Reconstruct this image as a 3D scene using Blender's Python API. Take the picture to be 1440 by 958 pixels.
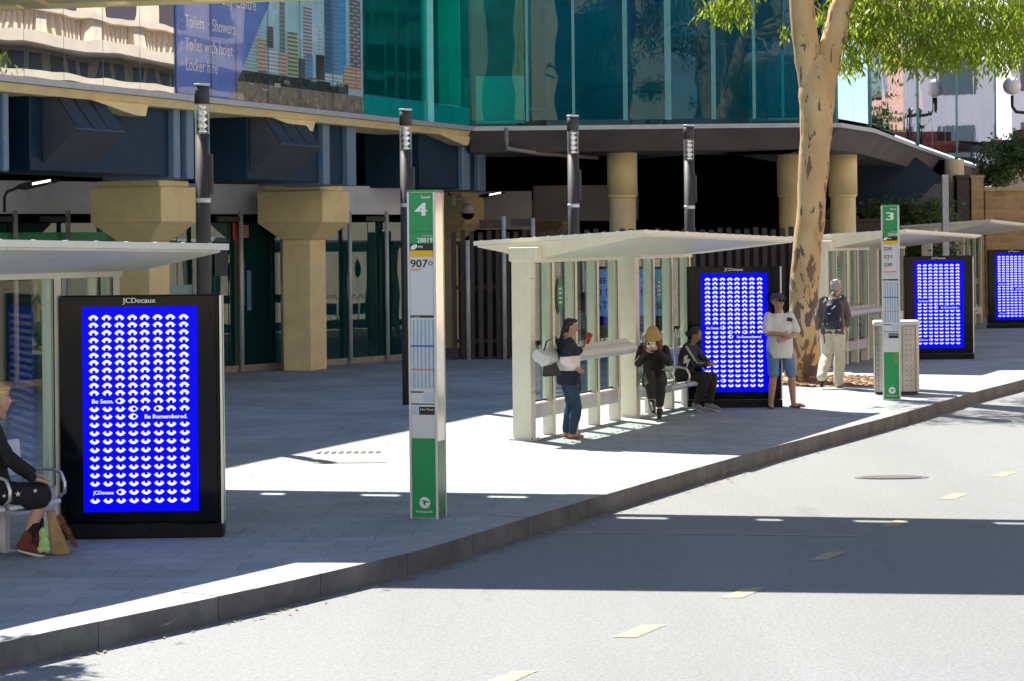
import bpy, bmesh, math, random
from mathutils import Vector, Matrix
R = math.radians
random.seed(7)
scene = bpy.context.scene
C = scene.collection
for o in list(bpy.data.objects): bpy.data.objects.remove(o)

# ------------------------------------------------------------------ camera
F, H, H0, ROLL = 3000.0, 2.6, 334.0, 0.0105
cam_d = bpy.data.cameras.new('camera'); cam = bpy.data.objects.new('camera', cam_d); C.objects.link(cam)
cam_d.sensor_width = 36; cam_d.lens = F/1440*36; cam_d.clip_end = 3000; cam_d.clip_start = .1
cam_d.shift_y = -(479-H0)/1440
cam.matrix_world = Matrix.Translation((0,0,H)) @ Matrix.Rotation(R(90),4,'X') @ Matrix.Rotation(-ROLL,4,'Z')
scene.camera = cam
# ------------------------------------------------------------------ light
SUN_EL, SUN_AZ = 54.0, 33.0          # azimuth: degrees left of the +Y axis
sd = Vector((-math.sin(R(SUN_AZ))*math.cos(R(SUN_EL)), math.cos(R(SUN_AZ))*math.cos(R(SUN_EL)), math.sin(R(SUN_EL))))
w = bpy.data.worlds.new('World'); scene.world = w; w.use_nodes = True
nt = w.node_tree; bg = nt.nodes['Background']
sky = nt.nodes.new('ShaderNodeTexSky'); sky.sky_type = 'NISHITA'; sky.sun_disc = False
sky.sun_elevation = R(SUN_EL); sky.sun_rotation = R(-SUN_AZ)
sky.air_density = 1.0; sky.dust_density = .1; sky.ozone_density = 3.5
nt.links.new(sky.outputs[0], bg.inputs[0]); bg.inputs[1].default_value = .078
sl = bpy.data.lights.new('sun','SUN'); sl.energy = 5.0; sl.angle = R(.53); sl.color = (1,.90,.77)
so = bpy.data.objects.new('sun', sl); C.objects.link(so)
so.rotation_euler = (-sd).to_track_quat('-Z','Y').to_euler()
scene.view_settings.view_transform = 'Standard'; scene.view_settings.look = 'None'
EXPO = 1.45
scene.view_settings.exposure = EXPO; scene.view_settings.gamma = 1
try:
    scene.cycles.max_bounces = 8; scene.cycles.transparent_max_bounces = 24
    scene.cycles.glossy_bounces = 4; scene.cycles.diffuse_bounces = 4; scene.cycles.caustics_reflective = False
    scene.cycles.sample_clamp_indirect = 6
except Exception: pass

# ------------------------------------------------------------------ pixel helpers
def unroll(px, py):
    dx, dy = px-720, py-H0
    return dx*math.cos(ROLL)-dy*math.sin(ROLL), dx*math.sin(ROLL)+dy*math.cos(ROLL)
def Q(px, py, D):
    x, y = unroll(px, py); return Vector((x/F*D, D, H-y/F*D))
def P(px, py, z=0.0):
    x, y = unroll(px, py); D = F*(H-z)/y; return Vector((x/F*D, D, z))

# ------------------------------------------------------------------ materials
MATS = {}
def _new(name):
    m = bpy.data.materials.new(name); m.use_nodes = True; MATS[name] = m
    return m, m.node_tree.nodes, m.node_tree.links, m.node_tree.nodes['Principled BSDF']
def mat(name, col, rough=.6, metal=0, var=.12, scale=6, bump=0, bscale=40, coat=0, spec=None):
    """painted / solid surface with soft procedural variation"""
    if name in MATS: return MATS[name]
    m, N, L, b = _new(name)
    tc = N.new('ShaderNodeTexCoord'); no = N.new('ShaderNodeTexNoise'); no.inputs['Scale'].default_value = scale
    no.inputs['Detail'].default_value = 6; no.inputs['Roughness'].default_value = .65
    L.new(tc.outputs['Object'], no.inputs['Vector'])
    mr = N.new('ShaderNodeMapRange'); mr.inputs[1].default_value=.3; mr.inputs[2].default_value=.7
    mr.inputs[3].default_value = 1-var; mr.inputs[4].default_value = 1+var
    L.new(no.outputs[0], mr.inputs[0])
    mx = N.new('ShaderNodeVectorMath'); mx.operation='SCALE'; mx.inputs[0].default_value = col[:3]
    L.new(mr.outputs[0], mx.inputs['Scale']); L.new(mx.outputs[0], b.inputs['Base Color'])
    r2 = N.new('ShaderNodeMapRange'); r2.inputs[3].default_value = max(.02,rough-.1); r2.inputs[4].default_value=min(1,rough+.1)
    L.new(no.outputs[0], r2.inputs[0]); L.new(r2.outputs[0], b.inputs['Roughness'])
    b.inputs['Metallic'].default_value = metal
    if coat: b.inputs['Coat Weight'].default_value = coat; b.inputs['Coat Roughness'].default_value=.05
    if spec is not None: b.inputs['Specular IOR Level'].default_value = spec
    if bump:
        n2 = N.new('ShaderNodeTexNoise'); n2.inputs['Scale'].default_value = bscale; n2.inputs['Detail'].default_value=5
        L.new(tc.outputs['Object'], n2.inputs['Vector'])
        bu = N.new('ShaderNodeBump'); bu.inputs['Strength'].default_value = bump; bu.inputs['Distance'].default_value=.02
        L.new(n2.outputs[0], bu.inputs['Height']); L.new(bu.outputs[0], b.inputs['Normal'])
    return m
def emat(name, col, strength=1.0):
    if name in MATS: return MATS[name]
    m, N, L, b = _new(name)
    b.inputs['Base Color'].default_value = (*[c*.02 for c in col],1); b.inputs['Roughness'].default_value=.3; b.inputs['Specular IOR Level'].default_value=.08
    b.inputs['Emission Color'].default_value = (*col,1); b.inputs['Emission Strength'].default_value = strength
    return m
def glass(name, tint, refl=.12, rough=.01, opaque=0.0, ocol=(.02,.05,.05), wob=0, fres=.6):
    """thin pane: tinted see-through, mirror-like part, optional opaque body part"""
    if name in MATS: return MATS[name]
    m, N, L, b = _new(name); N.remove(b); out = N['Material Output']
    t = N.new('ShaderNodeBsdfTransparent'); t.inputs[0].default_value=(*tint,1)
    g = N.new('ShaderNodeBsdfGlossy'); g.inputs['Roughness'].default_value=rough; g.inputs[0].default_value=(.9,.97,1,1)
    d = N.new('ShaderNodeBsdfDiffuse'); d.inputs[0].default_value=(*ocol,1)
    m1 = N.new('ShaderNodeMixShader'); m1.inputs[0].default_value = opaque
    L.new(t.outputs[0], m1.inputs[1]); L.new(d.outputs[0], m1.inputs[2])
    lw = N.new('ShaderNodeLayerWeight'); lw.inputs['Blend'].default_value=.25
    mr = N.new('ShaderNodeMapRange'); mr.inputs[3].default_value=refl; mr.inputs[4].default_value=min(1,refl+fres)
    L.new(lw.outputs['Fresnel'], mr.inputs[0])
    m2 = N.new('ShaderNodeMixShader'); L.new(mr.outputs[0], m2.inputs[0]); L.new(m1.outputs[0], m2.inputs[1]); L.new(g.outputs[0], m2.inputs[2])
    if wob:
        tc = N.new('ShaderNodeTexCoord'); n2 = N.new('ShaderNodeTexNoise'); n2.inputs['Scale'].default_value=.9; n2.inputs['Detail'].default_value=1
        L.new(tc.outputs['Object'], n2.inputs['Vector'])
        bu = N.new('ShaderNodeBump'); bu.inputs['Strength'].default_value=wob; bu.inputs['Distance'].default_value=.05
        L.new(n2.outputs[0], bu.inputs['Height']); L.new(bu.outputs[0], g.inputs['Normal'])
    L.new(m2.outputs[0], out.inputs[0]); return m
def brick(name, c1, c2, mortar, bw, bh, ms=.01, rough=.8, plane='XZ', rot=0, noise=.25, bump=.3, warp=0, big=.2, spec=.3):
    if name in MATS: return MATS[name]
    m, N, L, b = _new(name)
    tc = N.new('ShaderNodeTexCoord'); mp = N.new('ShaderNodeMapping')
    L.new(tc.outputs['Object'], mp.inputs[0])
    if plane=='XZ': mp.inputs['Rotation'].default_value=(R(-90),0,rot)
    else: mp.inputs['Rotation'].default_value=(0,0,rot)
    bt = N.new('ShaderNodeTexBrick'); L.new(mp.outputs[0], bt.inputs['Vector'])
    bt.inputs['Color1'].default_value=(*c1,1); bt.inputs['Color2'].default_value=(*c2,1); bt.inputs['Mortar'].default_value=(*mortar,1)
    bt.inputs['Scale'].default_value=1; bt.inputs['Brick Width'].default_value=bw; bt.inputs['Row Height'].default_value=bh
    bt.inputs['Mortar Size'].default_value=ms; bt.inputs['Mortar Smooth'].default_value=.3; bt.inputs['Bias'].default_value=0
    n1 = N.new('ShaderNodeTexNoise'); n1.inputs['Scale'].default_value=45; n1.inputs['Detail'].default_value=4; L.new(tc.outputs['Object'], n1.inputs['Vector'])
    n2 = N.new('ShaderNodeTexNoise'); n2.inputs['Scale'].default_value=.55; n2.inputs['Detail'].default_value=7; n2.inputs['Roughness'].default_value=.7; L.new(tc.outputs['Object'], n2.inputs['Vector'])
    a = N.new('ShaderNodeMapRange'); a.inputs[1].default_value=.25;a.inputs[2].default_value=.75;a.inputs[3].default_value=1-noise; a.inputs[4].default_value=1+noise; L.new(n1.outputs[0], a.inputs[0])
    c = N.new('ShaderNodeMapRange'); c.inputs[1].default_value=.3;c.inputs[2].default_value=.7;c.inputs[3].default_value=1-big; c.inputs[4].default_value=1+big; L.new(n2.outputs[0], c.inputs[0])
    mu = N.new('ShaderNodeMath'); mu.operation='MULTIPLY'; L.new(a.outputs[0],mu.inputs[0]); L.new(c.outputs[0],mu.inputs[1])
    if plane=='XY':      # chewing-gum spots and spill stains
        vo=N.new('ShaderNodeTexVoronoi'); vo.inputs['Scale'].default_value=1.7; L.new(tc.outputs['Object'],vo.inputs['Vector'])
        g=N.new('ShaderNodeMapRange'); g.inputs[1].default_value=.035; g.inputs[2].default_value=.05; g.inputs[3].default_value=.72; g.inputs[4].default_value=1; L.new(vo.outputs['Distance'],g.inputs[0])
        n5=N.new('ShaderNodeTexNoise'); n5.inputs['Scale'].default_value=1.3; n5.inputs['Detail'].default_value=9; n5.inputs['Roughness'].default_value=.8; L.new(tc.outputs['Object'],n5.inputs['Vector'])
        h=N.new('ShaderNodeMapRange'); h.inputs[1].default_value=.6; h.inputs[2].default_value=.68; h.inputs[3].default_value=1; h.inputs[4].default_value=.8; L.new(n5.outputs[0],h.inputs[0])
        q1=N.new('ShaderNodeMath'); q1.operation='MULTIPLY'; L.new(g.outputs[0],q1.inputs[0]); L.new(h.outputs[0],q1.inputs[1])
        q2=N.new('ShaderNodeMath'); q2.operation='MULTIPLY'; L.new(mu.outputs[0],q2.inputs[0]); L.new(q1.outputs[0],q2.inputs[1]); mu=q2
    v = N.new('ShaderNodeVectorMath'); v.operation='SCALE'; L.new(bt.outputs['Color'], v.inputs[0]); L.new(mu.outputs[0], v.inputs['Scale'])
    L.new(v.outputs[0], b.inputs['Base Color']); b.inputs['Roughness'].default_value=rough; b.inputs['Specular IOR Level'].default_value=spec
    bu = N.new('ShaderNodeBump'); bu.inputs['Strength'].default_value=bump; bu.inputs['Distance'].default_value=.01
    L.new(bt.outputs['Fac'], bu.inputs['Height']); bu.invert=True; L.new(bu.outputs[0], b.inputs['Normal'])
    return m

# ------------------------------------------------------------------ geometry helpers
def box(bm, x0,x1,y0,y1,z0,z1, M=None, mi=0):
    vs=[bm.verts.new(v) for v in ((x0,y0,z0),(x1,y0,z0),(x1,y1,z0),(x0,y1,z0),(x0,y0,z1),(x1,y0,z1),(x1,y1,z1),(x0,y1,z1))]
    for f in ((0,3,2,1),(4,5,6,7),(0,1,5,4),(1,2,6,5),(2,3,7,6),(3,0,4,7)):
        fc=bm.faces.new([vs[i] for i in f]); fc.material_index=mi
    if M is not None: bmesh.ops.transform(bm, matrix=M, verts=vs)
    return vs
def hexa(bm, pts, mi=0):
    """8 points: bottom ring of 4, top ring of 4"""
    vs=[bm.verts.new(p) for p in pts]
    for f in ((0,3,2,1),(4,5,6,7),(0,1,5,4),(1,2,6,5),(2,3,7,6),(3,0,4,7)):
        fc=bm.faces.new([vs[i] for i in f]); fc.material_index=mi
def basis(d):
    d=d.normalized(); a=Vector((0,0,1)) if abs(d.z)<.9 else Vector((1,0,0))
    x=d.cross(a).normalized(); y=d.cross(x).normalized(); return x,y
def cyl(bm,p0,p1,r0,r1=None,n=16,mi=0,caps=True,smooth=True):
    p0=Vector(p0);p1=Vector(p1); r1=r0 if r1 is None else r1
    x,y=basis(p1-p0); A=[];B=[]
    for i in range(n):
        a=2*math.pi*i/n; q=x*math.cos(a)+y*math.sin(a)
        A.append(bm.verts.new(p0+q*r0)); B.append(bm.verts.new(p1+q*r1))
    for i in range(n):
        f=bm.faces.new((A[i],B[i],B[(i+1)%n],A[(i+1)%n])); f.material_index=mi; f.smooth=smooth
    if caps:
        f=bm.faces.new(A); f.material_index=mi; f=bm.faces.new(B[::-1]); f.material_index=mi
def tube(bm, pts, r, n=8, mi=0):
    pts=[Vector(p) for p in pts]; rs = r if isinstance(r,(list,tuple)) else [r]*len(pts)
    rings=[]; x=None
    for i,p in enumerate(pts):
        d=(pts[min(i+1,len(pts)-1)]-pts[max(i-1,0)]).normalized()
        if x is None: x,y=basis(d)
        else: x=(x-d*x.dot(d)).normalized(); y=d.cross(x).normalized()
        rings.append([bm.verts.new(p+(x*math.cos(2*math.pi*k/n)+y*math.sin(2*math.pi*k/n))*rs[i]) for k in range(n)])
    for a,b in zip(rings,rings[1:]):
        for k in range(n):
            f=bm.faces.new((a[k],a[(k+1)%n],b[(k+1)%n],b[k])); f.material_index=mi; f.smooth=True
    f=bm.faces.new(rings[0][::-1]); f.material_index=mi; f=bm.faces.new(rings[-1]); f.material_index=mi
def ball(bm, c, r, M=None, n=12, mi=0):
    c=Vector(c); r=Vector((r,r,r)) if not hasattr(r,'__len__') else Vector(r)
    T=Matrix.Translation(c) @ (M.to_4x4() if M is not None else Matrix.Identity(4)) @ Matrix.Diagonal((*r,1))
    g=bmesh.ops.create_uvsphere(bm,u_segments=n*2,v_segments=n,radius=1,matrix=T)
    fs=set(f for v in g['verts'] for f in v.link_faces)
    for f in fs: f.material_index=mi; f.smooth=True
def prism(bm, ring, vec, mi=0):
    vec=Vector(vec); A=[bm.verts.new(Vector(p)) for p in ring]; B=[bm.verts.new(Vector(p)+vec) for p in ring]; n=len(A)
    f=bm.faces.new(A); f.material_index=mi; f=bm.faces.new(B[::-1]); f.material_index=mi
    for i in range(n):
        f=bm.faces.new((A[i],B[i],B[(i+1)%n],A[(i+1)%n])); f.material_index=mi
def poly(bm, pts, mi=0):
    f=bm.faces.new([bm.verts.new(Vector(p)) for p in pts]); f.material_index=mi; return f
def link(name, bm, mats, parent=None, bevel=0, recalc=True):
    if recalc: bmesh.ops.recalc_face_normals(bm, faces=bm.faces)
    me=bpy.data.meshes.new(name); bm.to_mesh(me); bm.free()
    for m in (mats if isinstance(mats,(list,tuple)) else [mats]): me.materials.append(m)
    o=bpy.data.objects.new(name, me); C.objects.link(o)
    if parent is not None: o.parent=parent
    if bevel:
        b=o.modifiers.new('bevel','BEVEL'); b.width=bevel; b.segments=2; b.limit_method='ANGLE'; b.angle_limit=R(40)
    return o
def tag(o,label=None,cat=None,group=None,kind=None):
    if label: o['label']=label
    if cat: o['category']=cat
    if group: o['group']=group
    if kind: o['kind']=kind
    return o
def thing(name,label,cat,loc=(0,0,0),rz=0,group=None):
    o=bpy.data.objects.new(name,None); C.objects.link(o); o.location=loc; o.rotation_euler=(0,0,rz); o.empty_display_size=.2
    return tag(o,label,cat,group)
def copy_tree(o,parent=None):
    c=o.copy(); C.objects.link(c); c.parent=parent
    for ch in [x for x in bpy.data.objects if x.parent==o]: copy_tree(ch,c)
    return c
def wpart(name,bm,mats,root,**k):
    """geometry written in world coordinates, stored under a root placed without rotation"""
    o=root
    while o is not None: bmesh.ops.translate(bm, vec=-Vector(o.location), verts=bm.verts); o=o.parent
    return link(name,bm,mats,root,**k)
def new(): return bmesh.new()
_fonts={}
def text(bm, body, M, height, width=None, bold=0.0, mi=0, align='LEFT', extr=.0008, spacing=1.0):
    """flat lettering: cap height `height`, optional total width; M maps (x right, y up, z out)"""
    cu=bpy.data.curves.new('t','FONT'); cu.body=body; cu.size=1; cu.extrude=0; cu.offset=0; cu.space_character=spacing; cu.resolution_u=3
    o=bpy.data.objects.new('t',cu); C.objects.link(o)
    dg=bpy.context.evaluated_depsgraph_get(); me=bpy.data.meshes.new_from_object(o.evaluated_get(dg))
    if len(me.vertices):
        xs=[v.co.x for v in me.vertices]; x0,x1=min(xs),max(xs)
        sy=height/.69; sx=sy if width is None else width/(x1-x0)
        off={'LEFT':0,'CENTER':-(x1-x0)/2*sx,'RIGHT':-(x1-x0)*sx}[align]
        base=me
        for q,(ox,oy) in enumerate([(0,0)]+([(bold*.8,0),(-bold*.8,0)] if bold else [])):
            m2=base.copy(); m2.transform(M @ Matrix.Translation((off-x0*sx+ox*sx,oy*sy,extr+.0003*q)) @ Matrix.Diagonal((sx,sy,1,1)))
            n0=len(bm.faces); bm.from_mesh(m2); bm.faces.ensure_lookup_table()
            for f in bm.faces[n0:]: f.material_index=mi
            bpy.data.meshes.remove(m2)
    bpy.data.objects.remove(o); bpy.data.curves.remove(cu); bpy.data.meshes.remove(me)
def frame(o, xdir, ydir):
    x=Vector(xdir).normalized(); y=Vector(ydir).normalized(); z=x.cross(y)
    M=Matrix((( x.x,y.x,z.x,o[0]),(x.y,y.y,z.y,o[1]),(x.z,y.z,z.z,o[2]),(0,0,0,1))); return M

# colours
cream=mat('cream_paint',(.80,.78,.64),.45,var=.06,bump=.05)
creamroof=mat('pale_roof_paint',(.80,.81,.74),.4,var=.06)
silver=mat('brushed_silver',(.62,.63,.64),.32,metal=.85,var=.08)
alu=mat('pale_aluminium',(.62,.65,.68),.45,metal=.25,var=.1)
blackgloss=mat('black_gloss',(.004,.006,.010),.08,var=.3,spec=.18)
darkmetal=mat('charcoal_metal',(.050,.052,.058),.5,var=.12,spec=.3)
white=mat('white_print',(.8,.8,.8),.5,var=.02)
blackp=mat('black_print',(.012,.012,.014),.5)
greenp=mat('green_print',(.0,.30,.09),.4,var=.04)
greend=mat('dark_green_print',(.0,.11,.03),.4)
yellowp=mat('yellow_print',(.85,.5,.0),.45,var=.04)
concrete=mat('beige_concrete',(.56,.47,.26),.75,var=.12,scale=2.5,bump=.15)
concl=mat('pale_beige_concrete',(.84,.71,.39),.7,var=.1,scale=2.5,bump=.12)
navy=mat('dark_blue_cladding',(.009,.036,.075),.45,var=.25,scale=1.2,spec=.2)
navyedge=mat('grey_blue_edge',(.14,.24,.36),.4,var=.12)
slat=mat('dark_brown_slats',(.05,.034,.035),.6,var=.3)
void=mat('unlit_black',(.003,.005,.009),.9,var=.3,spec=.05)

# ================================================================== GROUND
# kerb polyline (outer top edge) from the photograph, unprojected onto the pavement plane
kpx=[(0,905),(71,889),(287,844),(406,818),(560,782),(600,772),(789,714),(883,687),(1040,641),(1280,579),(1382,548),(1440,534.6)]
kp=[P(x,y) for x,y in kpx]
kp=[Vector((kp[0].x-.60*6,kp[0].y-.84*6,0))]+kp
d=(kp[-1]-kp[-4]).normalized(); kp.append(kp[-1]+d*60); kp.append(kp[-1]+d*300)
kp.insert(0,Vector((-30,-25,0)))
def smooth_line(pts, it=2):
    for _ in range(it):
        q=[pts[0]]
        for a,b in zip(pts,pts[1:]): q+= [a*.75+b*.25, a*.25+b*.75]
        q.append(pts[-1]); pts=q
    return pts
K=smooth_line(kp,2)
def off(line,dist):
    out=[]
    for i,p in enumerate(line):
        t=(line[min(i+1,len(line)-1)]-line[max(i-1,0)]).normalized(); out.append(p+Vector((t.y,-t.x,0))*dist)
    return out
RZ=-.18
kin=off(K,-.38)
def band(bm,A,B,mi=0):
    va=[bm.verts.new(p) for p in A]; vb=[bm.verts.new(p) for p in B]
    for i in range(len(A)-1):
        f=bm.faces.new((va[i],vb[i],vb[i+1],va[i+1])); f.material_index=mi
# plaza
pave=brick('grey_pavers',(.300,.345,.375),(.250,.290,.318),(.16,.18,.20),.62,.31,ms=.005,plane='XY',rot=R(2),noise=.14,bump=.25,big=.24,spec=.35)
bm=new(); far=[Vector((-400,p.y,0)) for p in kin]
band(bm,far,kin); tag(link('pavement',bm,pave),kind='structure')
# road
def road_mat():
    m,N,L,b=_new('asphalt'); tc=N.new('ShaderNodeTexCoord')
    n1=N.new('ShaderNodeTexNoise'); n1.inputs['Scale'].default_value=38; n1.inputs['Detail'].default_value=4; n1.inputs['Roughness'].default_value=.8
    n2=N.new('ShaderNodeTexNoise'); n2.inputs['Scale'].default_value=.35; n2.inputs['Detail'].default_value=6; n2.inputs['Roughness'].default_value=.6
    mp=N.new('ShaderNodeMapping'); mp.inputs['Rotation'].default_value=(0,0,R(27)); mp.inputs['Scale'].default_value=(1.2,.25,1)
    L.new(tc.outputs['Object'],n1.inputs['Vector']); L.new(tc.outputs['Object'],mp.inputs[0]); L.new(mp.outputs[0],n2.inputs['Vector'])
    a=N.new('ShaderNodeMapRange'); a.inputs[1].default_value=.3;a.inputs[2].default_value=.7;a.inputs[3].default_value=.68;a.inputs[4].default_value=1.32; L.new(n1.outputs[0],a.inputs[0])
    c=N.new('ShaderNodeMapRange'); c.inputs[1].default_value=.3;c.inputs[2].default_value=.7;c.inputs[3].default_value=.9;c.inputs[4].default_value=1.08; L.new(n2.outputs[0],c.inputs[0])
    mu=N.new('ShaderNodeMath'); mu.operation='MULTIPLY'; L.new(a.outputs[0],mu.inputs[0]); L.new(c.outputs[0],mu.inputs[1])
    # tar seams and cracks
    v=N.new('ShaderNodeTexVoronoi'); v.feature='DISTANCE_TO_EDGE'; v.inputs['Scale'].default_value=.22
    n3=N.new('ShaderNodeTexNoise'); n3.inputs['Scale'].default_value=1.5; n3.inputs['Detail'].default_value=6; L.new(tc.outputs['Object'],n3.inputs['Vector'])
    ad=N.new('ShaderNodeMixRGB'); ad.inputs[0].default_value=.25; L.new(tc.outputs['Object'],ad.inputs[1]); L.new(n3.outputs['Color'],ad.inputs[2]); L.new(ad.outputs[0],v.inputs['Vector'])
    cr=N.new('ShaderNodeMapRange'); cr.inputs[1].default_value=0;cr.inputs[2].default_value=.006;cr.inputs[3].default_value=.95;cr.inputs[4].default_value=1; L.new(v.outputs[0],cr.inputs[0])
    m2=N.new('ShaderNodeMath'); m2.operation='MULTIPLY'; L.new(mu.outputs[0],m2.inputs[0]); L.new(cr.outputs[0],m2.inputs[1])
    n4=N.new('ShaderNodeTexNoise'); n4.inputs['Scale'].default_value=.9; n4.inputs['Detail'].default_value=8; n4.inputs['Roughness'].default_value=.75; L.new(mp.outputs[0],n4.inputs['Vector'])
    st=N.new('ShaderNodeMapRange'); st.inputs[1].default_value=.58; st.inputs[2].default_value=.66; st.inputs[3].default_value=1; st.inputs[4].default_value=.84; L.new(n4.outputs[0],st.inputs[0])
    m3=N.new('ShaderNodeMath'); m3.operation='MULTIPLY'; L.new(m2.outputs[0],m3.inputs[0]); L.new(st.outputs[0],m3.inputs[1]); m2=m3
    s=N.new('ShaderNodeVectorMath'); s.operation='SCALE'; s.inputs[0].default_value=(.172,.191,.203); L.new(m2.outputs[0],s.inputs['Scale']); L.new(s.outputs[0],b.inputs['Base Color'])
    b.inputs['Roughness'].default_value=.75; b.inputs['Specular IOR Level'].default_value=.4
    bu=N.new('ShaderNodeBump'); bu.inputs['Strength'].default_value=.25; bu.inputs['Distance'].default_value=.01; L.new(n1.outputs[0],bu.inputs['Height']); L.new(bu.outputs[0],b.inputs['Normal'])
    return m
bm=new(); poly(bm,[(-420,-300,RZ),(420,-300,RZ),(420,900,RZ),(-420,900,RZ)]); tag(link('road',bm,road_mat()),kind='structure')
# kerb: individual stones
kmat=mat('granite_kerb',(.26,.285,.30),.7,var=.16,scale=5,bump=.25,bscale=60)
bm=new()
L_=[0]
for a,b in zip(K,K[1:]): L_.append(L_[-1]+(b-a).length)
def at_len(line,s):
    for i in range(len(L_)-1):
        if L_[i+1]>=s:
            t=(s-L_[i])/(L_[i+1]-L_[i]); return line[i].lerp(line[i+1],t)
    return line[-1]
s=0.0; total=min(L_[-1],160)
while s<total:
    step=1.2
    e=min(s+step-.008,total); sub=[s+(e-s)*k/3 for k in range(4)]
    for a,b in zip(sub,sub[1:]):
        o0,o1=at_len(K,a),at_len(K,b); i0,i1=at_len(kin,a),at_len(kin,b)
        dz=random.uniform(-.0015,.0015)
        v=lambda p,z,dx=0: Vector((p.x,p.y,z))
        hexa(bm,[v(i0,-.25),v(o0,-.25),v(o1,-.25),v(i1,-.25),v(i0,.004+dz),v(o0,.004+dz),v(o1,.004+dz),v(i1,.004+dz)])
    s+=step
bmesh.ops.remove_doubles(bm,verts=bm.verts,dist=.0008)
kface=mat('kerb_face_shade_grime',(.115,.115,.118),.75,var=.45,scale=2.2,bump=.3,bscale=50)  # shade of the upright face put into a darker colour, with blotchy grime
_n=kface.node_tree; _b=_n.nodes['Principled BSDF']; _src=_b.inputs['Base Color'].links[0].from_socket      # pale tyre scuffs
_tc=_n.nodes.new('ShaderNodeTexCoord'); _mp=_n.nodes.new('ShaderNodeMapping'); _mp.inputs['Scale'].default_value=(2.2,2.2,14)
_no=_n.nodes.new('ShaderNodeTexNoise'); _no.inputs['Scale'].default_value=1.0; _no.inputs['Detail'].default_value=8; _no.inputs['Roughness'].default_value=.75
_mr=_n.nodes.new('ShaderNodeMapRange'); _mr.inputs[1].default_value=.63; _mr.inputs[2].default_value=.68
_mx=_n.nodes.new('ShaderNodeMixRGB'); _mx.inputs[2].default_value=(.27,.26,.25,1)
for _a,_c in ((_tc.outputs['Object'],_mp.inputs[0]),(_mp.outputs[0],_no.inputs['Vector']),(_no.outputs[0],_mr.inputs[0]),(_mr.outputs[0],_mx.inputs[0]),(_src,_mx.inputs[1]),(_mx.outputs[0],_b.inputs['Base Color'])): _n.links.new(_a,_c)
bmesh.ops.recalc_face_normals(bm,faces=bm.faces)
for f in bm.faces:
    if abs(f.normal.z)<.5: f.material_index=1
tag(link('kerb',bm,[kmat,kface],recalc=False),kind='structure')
# lane dashes
rm=mat('worn_yellow_paint',(.36,.325,.24),.75,var=.3,scale=25)
ctr=[P(x,y,RZ) for x,y in ((713,955),(900,888),(1046,834),(1165,782),(1261,736.5),(1341,698.5),(1411,667.5))]
bm=new(); dd=(ctr[-1]-ctr[0]).normalized(); nn=Vector((dd.y,-dd.x,0))
alld=ctr+[ctr[-1]+dd*2.35*k for k in range(1,16)]
for c in alld:
    a=.26; wd=Vector((.088,0,0)); e=Vector((0,0,.004)); n_=9
    for q in range(n_):      # paint broken up by wear along its edges
        t0,t1=-1+2*q/n_,-1+2*(q+1)/n_; j=lambda: Vector((random.uniform(-.012,.004),0,0))
        poly(bm,[c+dd*a*t0-wd-j()+e,c+dd*a*t0+wd+j()+e,c+dd*a*(t1-.03)+wd+j()+e,c+dd*a*(t1-.03)-wd-j()+e])
tag(link('lane_marking',bm,rm),kind='structure')
bm=new(); a,b=P(752,748.5,RZ+.004),P(1210,754,RZ+.004); poly(bm,[a,b,b+Vector((0,.035,0)),a+Vector((0,.035,0))])
tag(link('road_line',bm,mat('faint_line_paint',(.42,.36,.27),.8,var=.3,scale=15)),kind='structure')
# covers in road and pavement
cov=mat('cast_iron',(.09,.085,.08),.6,metal=.4,var=.3,scale=30)
covr=mat('worn_cover',(.10,.10,.105),.7,var=.3,scale=25)
def cover(name,c,rx,ry,label,z):
    bm=new()
    ring=[(c.x+rx*math.cos(t*math.pi/14),c.y+ry*math.sin(t*math.pi/14),z) for t in range(28)]
    prism(bm,ring,(0,0,.006))
    for k in range(-4,5):
        hw=rx*.8*math.sqrt(max(0,1-(k/5)**2)); box(bm,c.x-hw,c.x+hw,c.y+k*ry/5-.02,c.y+k*ry/5+.02,z+.005,z+.012)
    o=link(name,bm,covr); tag(o,label,'manhole cover')
cov=mat('cast_iron',(.09,.085,.08)); covr=mat('worn_cover',(.10,.10,.105),.7,var=.3,scale=25)
c=P(1254,672,RZ); cover('manhole_cover',c,.42,.17,'round iron manhole cover set in the sunlit road beside the yellow dashes',RZ+.001)
c=P(495,648.5); bm=new(); box(bm,c.x-.42,c.x+.42,c.y-.26,c.y+.26,.001,.007); 
for k in range(3): box(bm,c.x-.40+.27*k,c.x-.15+.27*k,c.y-.22,c.y+.22,.006,.010)
tag(link('access_hatch',bm,mat('hatch_steel',(.30,.29,.27),.6,metal=.3,var=.2)),'flat rectangular steel access hatch in the sunlit pavement left of the stand 4 sign','hatch')
c=P(492,636.5); bm=new()
for k in range(9): box(bm,c.x-.40+.09*k,c.x-.35+.09*k,c.y-.12,c.y+.12,.001,.008)
tag(link('drain_grate',bm,cov),'narrow dark drain grate in the pavement just behind the steel hatch','drain grate')
c=P(1145,537); bm=new()
for i in range(500):
    a=random.uniform(0,6.28); r=math.sqrt(random.random()); x,y=c.x+.35+1.35*r*math.cos(a),c.y+.1+1.5*r*math.sin(a)
    s=random.uniform(.02,.06); ball(bm,(x,y,.012),(s,s*.7,s*.4),n=3)
mul=link('mulch',bm,mat('bark_mulch',(.24,.15,.085),.9,var=.4,scale=12)); tag(mul,kind='stuff',label='scattered brown bark mulch around the foot of the tree')
bm=new(); ring=[(c.x+.35+1.3*math.cos(t*.2618),c.y+.1+1.5*math.sin(t*.2618),.003) for t in range(24)]; prism(bm,ring,(0,0,.006))
tag(link('tree_pit_soil',bm,mat('dry_soil',(.26,.17,.10),.9,var=.3,scale=9)),kind='structure')

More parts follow.
